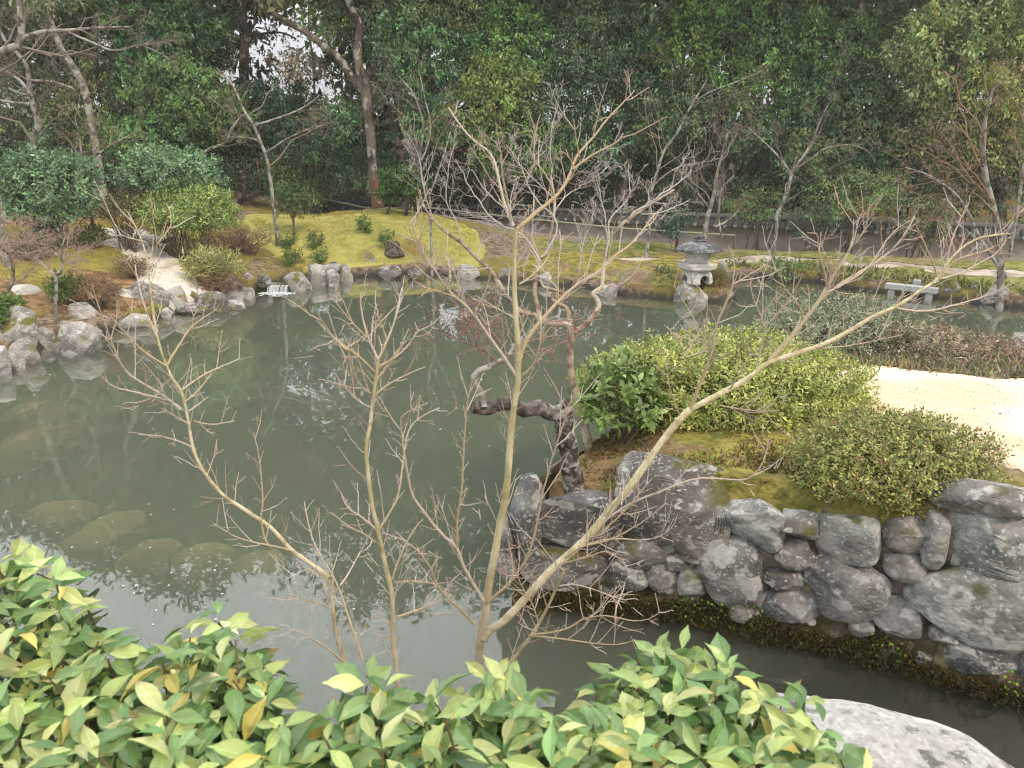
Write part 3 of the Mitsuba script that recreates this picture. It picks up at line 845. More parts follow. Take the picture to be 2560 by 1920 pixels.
# moss and small weeds along the foot and in the joints
mb = MB()
n = 9000
x = wr.uniform(0.05, 3.0, n)
zm = 0.03 + 0.10 * mfbm(np.stack([x * 3, x * 0, x * 0], -1), 3, 3)
z = wr.random(n) ** 0.8 * zm * 1.5
o = np.stack([x, wall_y(x, z) - 0.02 * sstep(0.22, 0, z) + wr.normal(size=n) * 0.02 - 0.01, z], 1)
d = wr.normal(size=(n, 3)) * 0.7 + [0, -0.8, -0.3]
col = tint(wr, n, (0.062, 0.054, 0.016), 0.4, 0.35)
leaves(mb, o, d, np.array([0, -0.3, 1.0]) + wr.normal(size=(n, 3)) * 0.5, wr.uniform(0.012, 0.035, n), wr.uniform(0.006, 0.014, n), col)
n = 420
x = wr.uniform(0.9, 3.0, n)
g = mnoise(np.stack([x * 6, x * 0, x * 0], -1), 4) > 0.48
x = x[g]
z = wr.uniform(0.05, 0.22, len(x))
o = np.stack([x, wall_y(x, z) - 0.045, z], 1)
leaves(mb, o, wr.normal(size=(len(x), 3)) + [0, -1, 0], np.array([0, -0.6, 1.0]) + wr.normal(size=(len(x), 3)) * 0.3, wr.uniform(0.012, 0.024, len(x)), wr.uniform(0.010, 0.02, len(x)), tint(wr, len(x), (0.13, 0.24, 0.04), 0.3))
part(WALL, 'moss', mb.ply('moss_tuft_material'), 'brown green moss along the wet foot of the wall', 'stuff')


# ------------------------------------------------------------------ traced wood
def trace(tile, pts, y0, y1=None, r0=None, r1=None, k=None):
    """Survey points of a branch as a curve in space: from distance y0 at its foot to y1 at its tip. Radii are in survey px."""
    y1 = y0 if y1 is None else y1
    pts = [(p if isinstance(p[0], str) else (tile, *p)) for p in pts]
    s = np.array([S(p[0], p[1:3]) for p in pts])
    d = np.concatenate([[0], np.cumsum(np.linalg.norm(np.diff(s, axis=0), axis=1))])
    u = d / d[-1]
    ys = y0 + (y1 - y0) * u
    P = np.array([at_y(*q, y) for q, y in zip(s, ys)])
    m = np.interp(u, [0, 1], [r0, r1]) * TILES[pts[0][0]][2] / FPX * ys * 1.05
    q = resample(np.column_stack([P, m]), k or max(5, 3 * len(pts)))
    return q[:, :3], q[:, 3]


def wobble(rng, p, a):
    q = p.copy()
    L = np.linalg.norm(p[-1] - p[0])
    q[1:-1] += rng.normal(size=(len(p) - 2, 3)) * a * L / len(p)
    return q


# ------------------------------------------------------------------ the young maple in the foreground
MAPLE = thing('young_maple', 'leafless young maple with pale green forked stems in the foreground', 'tree')
mr = np.random.default_rng(31)
TAN, RED, GREY = np.array((0.42, 0.34, 0.19)), np.array((0.44, 0.34, 0.265)), np.array((0.48, 0.43, 0.37))
YM = 2.62
STEMS = [  # traced stems: name, survey points, distance at foot, at tip, radius at foot, at tip
    ('trunk', 'F', [(905, 1010), (915, 850), (925, 780), (945, 680), (960, 560), (1000, 350), (1035, 150), (1065, 0), ('B', 1110, 1450), ('B', 1145, 1200), ('B', 1145, 1050), ('B', 1130, 850), ('B', 1120, 600), ('B', 1125, 400), ('B', 1130, 300)], YM, YM + 0.15, 38, 14),
    ('limb', 'F', [(930, 870), (970, 815), (1050, 760), (1150, 660), (1230, 570), (1330, 460), (1430, 370), (1540, 270), (1640, 160), (1720, 60), (1790, -20), ('C', 0, 1590), ('C', 90, 1480), ('C', 160, 1410)], YM, YM + 0.35, 36, 27),
    ('limb', 'C', [(160, 1410), (350, 1310), (500, 1230), (650, 1120), (830, 1060), (1000, 1000), (1150, 920), (1300, 830), (1420, 780), (1560, 690), (1680, 605), (1740, 510), (1870, 390), (1960, 350), (2130, 330)], YM + .35, YM + 0.9, 24, 5),
    ('trunk', 'F', [(470, 1450), (420, 1250), (390, 1000), (375, 850), (370, 600), (340, 470), (310, 330), (280, 180), (250, 60), ('B', 210, 1659), ('B', 235, 1500), ('B', 255, 1330), ('B', 275, 1180), ('B', 285, 1105)], YM - .1, YM + .05, 24, 12),
    ('trunk', 'F', [(180, 1560), (130, 1400), (105, 1100), (60, 950), (20, 800), (0, 640), ('E', 2020, 490)], YM - .1, YM - .02, 24, 17),
    ('limb', 'E', [(2020, 490), (1960, 440), (1860, 370), (1780, 310), (1720, 240), (1650, 170), (1560, 110), (1470, 50), (1380, -10), ('A', 1190, 1659), ('A', 1170, 1560), ('A', 1150, 1440), ('A', 1130, 1350), ('A', 1110, 1290), ('A', 1060, 1220), ('A', 1020, 1130), ('A', 990, 1050),
                    ('A', 965, 950), ('A', 940, 800), ('A', 920, 630), ('A', 900, 480), ('A', 870, 370), ('A', 830, 280), ('A', 785, 200)], YM - .02, YM + .4, 19, 3.5),
    ('limb', 'F', [(880, 1310), (1000, 1160), (1100, 1010), (1200, 880), (1260, 790), (1330, 660), (1380, 550), (1430, 430)], YM - .15, YM - .3, 20, 9),
]
SIDE = [  # traced side branches
    ('b', [(1115, 1390), (1060, 1250), (1030, 1130), (1000, 1000), (970, 940), (880, 870), (820, 810), (760, 730), (715, 660)], .15, .3, 12, 4), ('b', [(1105, 1360), (1075, 1220), (1045, 1050), (1040, 960), (1020, 850), (1010, 760)], .15, .0, 8, 3),
    ('b', [(1135, 1410), (1250, 1310), (1380, 1200), (1450, 1100), (1500, 970), (1600, 850), (1700, 720), (1780, 640), (1860, 555)], .15, .4, 15, 3), ('b', [(1480, 1040), (1620, 940), (1750, 870), (1790, 820)], .25, .3, 8, 3), ('b', [(1520, 960), (1495, 820), (1485, 730)], .25, .2, 5, 3),
    ('b', [(1480, 1030), (1440, 950), (1405, 930)], .25, .2, 4, 3), ('b', [(1370, 1210), (1300, 1050), (1240, 980), (1280, 700)], .2, .2, 5, 2.5), ('b', [(1700, 720), (1640, 740), (1600, 800)], .3, .3, 3, 2),
    ('B', [(1130, 1200), (1050, 1080), (970, 970), (900, 870), (820, 770), (760, 720), (700, 660), (650, 580), (600, 510), (550, 430), (510, 330), (480, 250)], .1, -.15, 14, 4), ('B', [(1150, 1120), (1180, 1020), (1240, 920), (1290, 860), (1340, 800), (1440, 700), (1540, 620), (1640, 560), (1720, 480), (1830, 400), (1900, 320), (1960, 240), (2030, 170)], .1, .35, 17, 4),
    ('B', [(1170, 1200), (1250, 1110), (1290, 960), (1330, 820)], .1, .0, 10, 3), ('B', [(640, 560), (560, 470), (470, 270)], -.1, -.2, 4, 2.5), ('B', [(760, 720), (640, 680), (540, 650), (480, 560)], -.05, -.2, 6, 2), ('B', [(820, 770), (800, 640), (790, 520)], 0, -.1, 5, 2.5),
    ('B', [(720, 670), (730, 560), (715, 450)], -.05, -.1, 5, 2.5), ('B', [(1150, 640), (1260, 560), (1330, 470), (1360, 380)], .2, .3, 7, 3), ('B', [(1390, 740), (1390, 560), (1420, 340)], .2, .25, 5, 2.5), ('B', [(1560, 600), (1600, 440), (1640, 330)], .25, .3, 5, 2.5), ('B', [(1120, 850), (1000, 780), (880, 710)], .1, .2, 5, 2),
    ('C', [(650, 1110), (760, 990), (870, 850), (940, 760), (1000, 660), (1060, 560), (1150, 410), (1180, 310), (1200, 230)], .5, .5, 20, 4), ('C', [(160, 1400), (230, 1230), (290, 1060), (320, 900), (370, 780), (420, 650), (430, 570), (415, 440)], .35, .15, 15, 4), ('C', [(425, 640), (530, 580), (630, 515)], .2, .2, 7, 3),
    ('C', [(570, 1140), (590, 1050), (620, 920), (690, 830), (750, 760), (850, 580)], .45, .3, 8, 3), ('C', [(620, 920), (580, 800), (540, 700), (530, 600)], .4, .3, 6, 3), ('C', [(860, 860), (820, 760), (740, 660), (690, 550), (640, 535)], .5, .4, 7, 3),
    ('C', [(940, 760), (1080, 640), (1200, 570), (1310, 500), (1400, 430), (1480, 330), (1540, 220)], .5, .6, 10, 4), ('C', [(1000, 660), (985, 560), (950, 440), (935, 330), (880, 325)], .5, .4, 7, 3), ('C', [(1020, 620), (1080, 520), (1140, 420), (1160, 350), (1165, 240)], .5, .5, 6, 3), ('C', [(975, 700), (1100, 640), (1250, 540), (1400, 330), (1540, 235)], .5, .6, 8, 3),
    ('C', [(890, 800), (890, 700), (880, 640)], .5, .5, 5, 3), ('C', [(1060, 560), (1000, 470), (960, 390)], .5, .5, 5, 3), ('C', [(1150, 410), (1250, 250), (1255, 165)], .5, .5, 5, 3), ('C', [(1420, 785), (1600, 805), (1800, 765), (1950, 720), (2050, 680), (2140, 635)], .75, .8, 9, 3),
    ('C', [(1690, 600), (1800, 490), (1990, 430), (2130, 350)], .85, .95, 7, 3), ('C', [(1680, 600), (1640, 480), (1590, 370), (1545, 270)], .85, .8, 7, 3), ('C', [(1740, 510), (1760, 400), (1800, 290), (1860, 165)], .87, .95, 7, 3), ('C', [(1690, 605), (1800, 580), (1900, 530), (2050, 440), (2110, 360)], .85, 1.0, 7, 3),
    ('C', [(340, 1385), (560, 1420), (710, 1415)], .4, .3, 6, 3), ('C', [(970, 1035), (1120, 1020), (1330, 980), (1470, 950)], .6, .7, 5, 2), ('C', [(830, 1060), (850, 1010), (880, 960)], .55, .5, 5, 3), ('C', [(410, 1280), (460, 1200), (530, 1080)], .4, .3, 7, 3), ('C', [(1300, 830), (1280, 760), (1275, 700)], .7, .6, 5, 3),
    ('C', [(1400, 790), (1470, 700), (1480, 650)], .75, .7, 6, 3), ('C', [(0, 890), (100, 1010), (130, 1090), (290, 1040)], .1, .3, 3, 5), ('C', [(290, 1060), (180, 850), (130, 760), (60, 650)], .3, .1, 6, 3), ('C', [(100, 1450), (60, 1350), (30, 1250), (20, 1160)], .3, .2, 5, 3),
    ('F', [(930, 630), (870, 530), (800, 400), (770, 310), (680, 230), (600, 130), (530, 40), (490, -30), ('B', 420, 1480), ('B', 590, 1370)], .0, -.2, 16, 4), ('F', [(770, 310), (770, 150), (790, 0), ('B', 830, 1400), ('B', 860, 1240)], -.05, -.2, 10, 4), ('F', [(870, 770), (780, 680), (650, 540), (600, 420), (520, 320), (440, 260), (370, 235)], 0, -.25, 12, 4),
    ('F', [(960, 640), (1050, 560), (1130, 470), (1210, 340), (1260, 150), (1290, 0), ('B', 1440, 1440), ('B', 1480, 1330)], 0, -.25, 12, 4), ('F', [(370, 500), (440, 310), (500, 200), (560, 130)], 0, .1, 9, 4), ('F', [(400, 730), (520, 690), (620, 640), (700, 560), (760, 480)], -.05, .1, 9, 3), ('F', [(385, 520), (520, 510), (640, 535)], 0, .1, 7, 4),
    ('F', [(280, 280), (210, 230), (130, 190), (0, 90)], 0, -.2, 8, 4), ('F', [(270, 190), (170, 110), (100, 60), (60, -20)], 0, .2, 9, 4), ('F', [(290, 190), (350, 100), (400, 0), ('B', 480, 1520), ('B', 660, 1400)], 0, .2, 9, 3), ('F', [(1200, 620), (1150, 500), (1130, 450)], -.2, -.25, 5, 3), ('F', [(1265, 760), (1230, 650), (1170, 550), (1140, 480)], -.25, -.3, 7, 3),
    ('F', [(1230, 835), (1330, 830), (1450, 800), (1560, 740), (1700, 725), (1850, 755), (2020, 700)], -.25, -.45, 9, 3), ('F', [(1220, 845), (1400, 865), (1580, 890), (1750, 900), (1860, 870)], -.25, -.4, 8, 3), ('F', [(1560, 745), (1640, 680), (1700, 600), (1770, 660)], -.35, -.4, 5, 2.5), ('F', [(1260, 815), (1200, 800), (1140, 760)], -.25, -.3, 6, 3),
    ('F', [(1430, 370), (1540, 300), (1700, 260), (1900, 150), (2050, 30)], .12, -.1, 9, 4), ('F', [(1560, 290), (1750, 250), (1900, 260), (2060, 210), (2120, 110)], .15, 0, 8, 3), ('F', [(1430, 400), (1580, 360), (1700, 330), (1830, 460)], .1, -.1, 6, 3), ('F', [(1400, 540), (1540, 540), (1680, 590)], -.3, -.4, 6, 3),
    ('W', [(440, 640), (600, 510), (720, 460), (900, 400), (1080, 405), (1160, 310), (1175, 240)], .2, .0, 7, 3), ('W', [(430, 660), (560, 560), (650, 460), (700, 400)], .2, .1, 6, 3),
    ('B', [(285, 1105), (250, 1030), (220, 960), (190, 850), (175, 740), (205, 640)], .05, .1, 10, 4), ('B', [(220, 970), (110, 860), (15, 740)], .08, .0, 7, 3), ('B', [(285, 1100), (340, 980), (380, 880), (410, 750), (430, 660)], .05, .2, 10, 4), ('B', [(290, 1140), (400, 1080), (480, 1000), (540, 920), (620, 970)], .05, .25, 8, 3),
    ('B', [(265, 1180), (170, 1090), (80, 1020), (0, 960), ('A', 2140, 1050), ('A', 2000, 900), ('A', 1950, 810)], .05, -.2, 8, 4), ('B', [(250, 1320), (150, 1220), (110, 1100), (60, 1080)], .05, -.1, 7, 3), ('B', [(255, 1330), (340, 1260), (430, 1210), (570, 1150)], .05, .2, 7, 3), ('B', [(245, 1400), (130, 1330), (60, 1230)], .03, -.1, 6, 3),
    ('B', [(265, 1250), (350, 1120), (440, 1000)], .05, .15, 6, 3), ('B', [(230, 960), (330, 840), (400, 770)], .08, .2, 6, 3), ('B', [(340, 980), (290, 860), (260, 800)], .1, .1, 5, 3),
    ('A', [(970, 970), (920, 860), (860, 680), (830, 520)], .2, .3, 7, 4), ('A', [(1020, 1140), (880, 1050), (780, 950), (700, 860), (650, 800)], .15, .0, 8, 4), ('A', [(1030, 1135), (1110, 1000), (1190, 890), (1280, 830), (1330, 795)], .15, .3, 9, 4), ('A', [(1110, 1410), (980, 1310), (880, 1250), (770, 1170), (720, 1080), (680, 980), (640, 870), (615, 800)], .1, -.1, 10, 4),
    ('A', [(1040, 1355), (860, 1310), (700, 1270), (620, 1200), (565, 1145)], .08, -.15, 8, 4), ('A', [(1120, 1290), (1250, 1200), (1350, 1150), (1470, 1100)], .12, .3, 8, 3), ('A', [(1140, 1360), (1220, 1290), (1300, 1185)], .1, .2, 7, 3), ('A', [(1175, 1640), (1080, 1600), (950, 1570), (850, 1565)], .05, -.1, 7, 4), ('A', [(1160, 1420), (1230, 1370), (1280, 1330)], .1, .2, 6, 3),
    ('A', [(905, 480), (980, 380), (1050, 270), (1020, 140)], .3, .4, 5, 3), ('A', [(890, 380), (810, 360), (730, 335)], .3, .2, 5, 3), ('A', [(1185, 890), (1185, 860), (1230, 790)], .2, .2, 4, 3), ('A', [(1160, 1500), (1040, 1430), (990, 1400)], .08, .0, 6, 3), ('A', [(1190, 1480), (1330, 1500), (1440, 1480)], .08, .2, 6, 3), ('A', [(1060, 1215), (960, 1290)], .1, .1, 4, 3),
    ('E', [(1780, 320), (1650, 290), (1550, 270), (1450, 240), (1380, 200), (1310, 155)], -.02, -.2, 8, 4), ('E', [(1650, 290), (1620, 230), (1605, 130), (1615, 0), ('A', 1560, 1550)], -.05, .0, 8, 3), ('E', [(2130, 1020), (2000, 920), (1880, 840), (1780, 800), (1700, 760)], -.1, -.3, 8, 3), ('E', [(2230, 1000), (2190, 870), (2130, 700), (2080, 550), (2040, 470), (1940, 300), (1900, 180), (1870, 20)], -.1, .1, 12, 4),
    ('E', [(2060, 560), (1980, 480), (1880, 440), (1760, 500)], -.05, -.2, 6, 3), ('E', [(2090, 540), (2160, 430), (2212, 330)], -.02, .2, 8, 4), ('E', [(2040, 680), (1900, 630), (1770, 590)], -.05, -.2, 6, 3), ('E', [(1960, 1420), (1960, 440)], -5, 0, 0, 0),
]
trunks = {}
paths = []
for nm, tile, pts, y0, y1, r0, r1 in STEMS:
    p, r = trace(tile, pts, y0, y1, r0, r1)
    mb = MB()
    p2 = wobble(mr, p, 0.006)
    tubes(mb, p2[None], (r * 0.80 * (1 + 0.05 * mr.normal(size=len(r))))[None], (0.4, 0.35, 0.2), 12)
    part(MAPLE, nm, mb.ply('maple_bark_material', smooth=True, color=False))
    paths.append((p, r, 1.0))
tw = Twigs()
for tile, pts, y0, y1, r0, r1 in SIDE:
    if y0 < -4:
        continue
    p, r = trace(tile, pts, YM + y0, YM + y1, r0 * 0.82, r1 * 0.85)
    p = wobble(mr, p, 0.02)
    w = np.linspace(0.1, 1, len(p))[:, None]
    base = TAN if mr.random() < 0.75 else GREY
    tw.add(p, r, base * (1 - w) + (RED if mr.random() < 0.6 else GREY) * w, 7)
    paths.append((p, r, 0.8))
for p, r, wgt in paths:
    L = np.concatenate([[0], np.cumsum(np.linalg.norm(np.diff(p, axis=0), axis=1))])
    s = mr.uniform(0.02, 0.05)
    if wgt == 1.0:
        s = max(s, L[-1] * 0.22)
    side = perp(mr, unit(p[-1] - p[0]))
    while s < L[-1]:
        u = np.interp(s, L, np.arange(len(p)))
        i = min(int(u), len(p) - 2)
        t = unit(p[i + 1] - p[i])
        o = p[i] + (p[i + 1] - p[i]) * (u - i)
        side = np.cross(t, unit(side - t * (t @ side)))           # opposite pairs, each turned a quarter from the last
        for sg in (-1, 1):
            if mr.random() < 0.30:
                continue
            ln = mr.uniform(0.015, 0.05) if mr.random() < 0.55 else mr.uniform(0.05, 0.16)
            d = unit(t * 0.75 + sg * side + 0.25 * mr.normal(size=3) + [0, 0, 0.25])
            k = 4
            q = np.linspace(0, 1, k)[:, None]
            pp = o + d * ln * q + np.array([0, 0, 0.25]) * ln * q ** 2 + mr.normal(size=(k, 3)) * ln * 0.03 * q
            c = (RED if mr.random() < 0.6 else GREY) * mr.uniform(0.8, 1.25)
            tw.add(pp, np.linspace(0.0014, 0.0008, k) * (1 + ln * 4), c, 4)
            tw.add(pp[-1] + np.array([[0, 0, 0], d * 0.006, d * 0.012]), np.array([0.0010, 0.0018, 0.0005]), c * 0.8, 4)   # bud
            if ln > 0.06:
                for _ in range(mr.integers(1, 4)):
                    uu = mr.uniform(0.3, 0.95)
                    oo = o + d * ln * uu
                    dd = unit(d + perp(mr, d) * 0.9)
                    l2 = ln * mr.uniform(0.25, 0.55)
                    q3 = np.linspace(0, 1, 3)[:, None]
                    tw.add(oo + dd * l2 * q3 + [0, 0, 0.1] * q3 ** 2 * l2, np.linspace(0.0013, 0.0009, 3), c, 3)
        s += mr.uniform(0.026, 0.062)
mb = MB()
tw.into(mb)
part(MAPLE, 'twigs', mb.ply('twig_material', smooth=True), 'thin reddish side branches and twigs with buds', 'stuff')

# ------------------------------------------------------------------ the contorted trees on the tip of the peninsula
OLD = thing('gnarled_tree', 'thick dark gnarled trunk with a bent horizontal arm over the pond', 'tree')
orr = np.random.default_rng(41)
p, r = trace('W', [(385, 445), (382, 420), (368, 340), (352, 250), (340, 170), (345, 120), (328, 100)], 4.2, 4.1, 44, 37, 40)
p1, r1 = trace('W', [(350, 120), (290, 135), (240, 110), (190, 120), (110, 95), (30, 115), (-30, 112)], 4.1, 3.9, 34, 24, 44)


def gnarl(mb, p, r, sides, a, s, flare=0.0):
    """A knotty limb: a tube whose surface is pushed in and out."""
    m = MB()
    tubes(m, p[None], r[None], (0.2, 0.18, 0.15), sides)
    v, f, _ = m.arrays()
    c = np.repeat(p, sides, 0)
    d = v - c
    k = 1 + a * 2 * (mfbm(v * s, 4, 6) - 0.5) + flare * np.repeat(np.exp(-np.arange(len(p)) / 3.0), sides)
    v = c + d * k[:, None]
    mb.add(np.vstack([v, p[:1], p[-1:]]), np.vstack([f, [[len(v) + 1, len(v) - sides + (q + 1) % sides, len(v) - sides + q] for q in range(sides)]]))


mb = MB()
gnarl(mb, p, r, 20, 0.22, 14, 0.25)
part(OLD, 'trunk', mb.ply('rough_bark_material', smooth=True, color=False), 'lichen-spotted upright trunk')
mb = MB()
gnarl(mb, p1, r1, 18, 0.28, 16)
part(OLD, 'limb', mb.ply('rough_bark_material', smooth=True, color=False), 'dark horizontal arm with a cut end')
p, r = trace('B', [(935, 1400), (928, 1345), (905, 1290), (880, 1250), (868, 1225), (890, 1180), (960, 1150), (1020, 1120), (1080, 1080), (1130, 1010), (1200, 945), (1290, 880), (1390, 840)], 3.88, 4.3, 22, 8, 40)
mb = MB()
gnarl(mb, p, r, 10, 0.15, 25)
part(OLD, 'limb', mb.ply('pale_bark_material', smooth=True, color=False), 'whitish side branch rising from the dark arm')
tw = Twigs()
for tile, pts, y0, y1, r0, r1 in [('B', [(1080, 1080), (1000, 960), (900, 880), (800, 850), (690, 800)], 4.0, 3.7, 7, 2), ('B', [(1020, 1120), (900, 1030), (780, 980), (640, 930), (590, 830)], 4.0, 3.8, 7, 2), ('B', [(930, 1140), (890, 1000), (850, 900), (760, 780)], 3.9, 3.7, 6, 2), ('B', [(960, 1150), (965, 1000), (985, 850)], 3.9, 4.0, 6, 2),
                                  ('B', [(1130, 1010), (1250, 980), (1400, 960), (1560, 900)], 4.1, 4.4, 6, 2), ('B', [(1200, 945), (1330, 870), (1480, 860), (1650, 860)], 4.2, 4.6, 6, 2), ('B', [(1080, 1080), (1200, 1060), (1350, 1020), (1500, 970)], 4.1, 4.0, 6, 2), ('B', [(1130, 1010), (1060, 880), (940, 780), (850, 720)], 4.1, 3.9, 6, 2)]:
    p, r = trace(tile, pts, y0, y1, r0, r1)
    p = wobble(orr, p, 0.08)
    tw.add(p, r, (0.26, 0.17, 0.14), 5)
    sprout(tw, orr, p, r, 0, dict(depth=3, n=(9, 5, 3), angle=0.75, ratio=0.42, rmin=0.0012, wob=0.3, kink=0.04), (0.27, 0.19, 0.16), (0.34, 0.15, 0.15))
mb = MB()
tw.into(mb)
part(OLD, 'twigs', mb.ply('twig_material', smooth=True), 'reddish fine twigs spreading to the left over the water', 'stuff')

CROOK = thing('crooked_tree', 'crooked bare tree with a tan twisting trunk and white lichen twigs behind the gnarled trunk', 'tree')
TR = [('trunk', [(1600, 1720), (1562, 1560), (1530, 1400), (1490, 1280), (1465, 1150), (1462, 1050), (1470, 940), (1440, 885), (1360, 880), (1280, 860), (1240, 825), (1170, 815), (1130, 780)], 4.75, 4.9, 30, 15),
      ('limb', [(1130, 780), (1085, 730), (1030, 640), (960, 540), (890, 480), (800, 390), (700, 320), (640, 265), (560, 150), (540, 60)], 4.9, 5.3, 15, 6), ('limb', [(1275, 862), (1262, 770), (1245, 690), (1258, 590), (1275, 500), (1325, 430), (1340, 350), (1365, 200), (1370, 110)], 4.87, 5.2, 15, 7),
      ('limb', [(1500, 925), (1560, 885), (1605, 835), (1640, 775), (1622, 725), (1600, 705), (1660, 650), (1665, 570), (1680, 480), (1705, 360), (1760, 290), (1880, 200), (1990, 130), (2100, 60)], 4.85, 5.4, 17, 6), ('limb', [(1462, 900), (1440, 790), (1400, 765), (1350, 730), (1420, 700), (1380, 680), (1300, 655), (1275, 600)], 4.87, 5.0, 17, 7)]
tw = Twigs()
spec = dict(depth=3, n=(9, 6, 4), angle=0.7, ratio=0.42, rmin=0.0016, wob=0.3, kink=0.06, up=0.15, **{'from': 0.2})
WHITE = (0.38, 0.365, 0.33)
for nm, pts, y0, y1, r0, r1 in TR:
    p, r = trace('B', pts, y0, y1, r0, r1, 60)
    if nm == 'trunk':
        p[0, 2] = min(p[0, 2], 0.3)
    mb = MB()
    gnarl(mb, p, r, 10, 0.16, 22)
    part(CROOK, nm, mb.ply('tan_bark_material', smooth=True, color=False))
for tile, pts, y0, y1, r0, r1 in [('B', [(1085, 730), (1090, 560), (1190, 520), (1230, 300), (1225, 150)], 4.9, 5.2, 7, 3), ('B', [(890, 480), (920, 400), (1000, 340), (1100, 380)], 5.1, 5.4, 6, 3), ('B', [(960, 540), (800, 555), (650, 520), (560, 470)], 5.0, 4.9, 6, 3), ('B', [(800, 390), (760, 250), (700, 120), ('b', 720, 1000), ('b', 770, 870)], 5.1, 5.2, 6, 2.5),
                                  ('B', [(640, 265), (590, 150), ('b', 560, 1150), ('b', 530, 950), ('b', 470, 840)], 5.3, 5.4, 6, 2.5), ('B', [(1275, 500), (1180, 350), (1000, 250), (900, 130), ('b', 830, 1120), ('b', 760, 980)], 4.95, 5.3, 8, 3), ('B', [(1325, 430), (1380, 270), (1240, 100), ('b', 1150, 1000), ('b', 1070, 890)], 5.0, 5.3, 8, 3),
                                  ('B', [(1365, 200), (1450, 90), ('b', 1620, 1090), ('b', 1700, 1020)], 5.2, 5.4, 6, 2.5), ('B', [(1680, 480), (1690, 300), ('b', 1650, 1200), ('b', 1620, 1080)], 5.1, 5.3, 8, 3), ('B', [(1705, 360), (1700, 250), ('b', 1720, 1330), ('b', 1830, 1180), ('b', 1820, 1040)], 5.1, 5.3, 8, 3), ('B', [(1760, 290), (1900, 170), (2040, 80), (2150, 0), ('b', 2212, 1040)], 5.2, 5.6, 9, 3),
                                  ('B', [(1520, 570), (1540, 400), (1590, 250), (1620, 130)], 5.0, 5.1, 7, 3), ('B', [(1880, 200), (1980, 210), (2100, 170), (2200, 120)], 5.3, 5.6, 6, 2.5), ('b', [(1360, 1250), (1350, 1050), (1340, 900), (1390, 640)], 5.2, 5.4, 6, 2.5), ('b', [(1370, 1230), (1240, 1100), (1150, 1010), (1040, 860)], 5.2, 5.1, 6, 2.5),
                                  ('B', [(1130, 780), (1060, 700), (960, 690), (860, 620)], 4.9, 4.8, 5, 2), ('B', [(1600, 705), (1720, 660), (1830, 600), (1900, 500)], 4.9, 5.0, 5, 2)]:
    p, r = trace(tile, pts, y0, y1, r0, r1)
    p = wobble(orr, p, 0.07)
    r = r * 0.8
    tw.add(p, r, WHITE, 6)
    sprout(tw, orr, p, r, 0, spec, WHITE, (0.36, 0.31, 0.29))
mb = MB()
tw.into(mb)
part(CROOK, 'twigs', mb.ply('twig_material', smooth=True), 'white lichen-crusted branches and twigs', 'stuff')


def tan_bark_fn(p, n, uv):
    a = fbm(p.x * 22, p.y * 22, p.z * 22, 4)
    c = mix((0.14, 0.095, 0.07), (0.34, 0.28, 0.20), smoothstep(0.3, 0.62, a))
    return mix(c, (0.52, 0.46, 0.36), smoothstep(0.55, 0.62, fbm(p.x * 9, p.y * 9, p.z * 9 + 5, 3)) * 0.7)


scene['tan_bark_material'] = two_bumped(diffuse(tan_bark_fn, 0.6), soil_bump(0.008, 40))


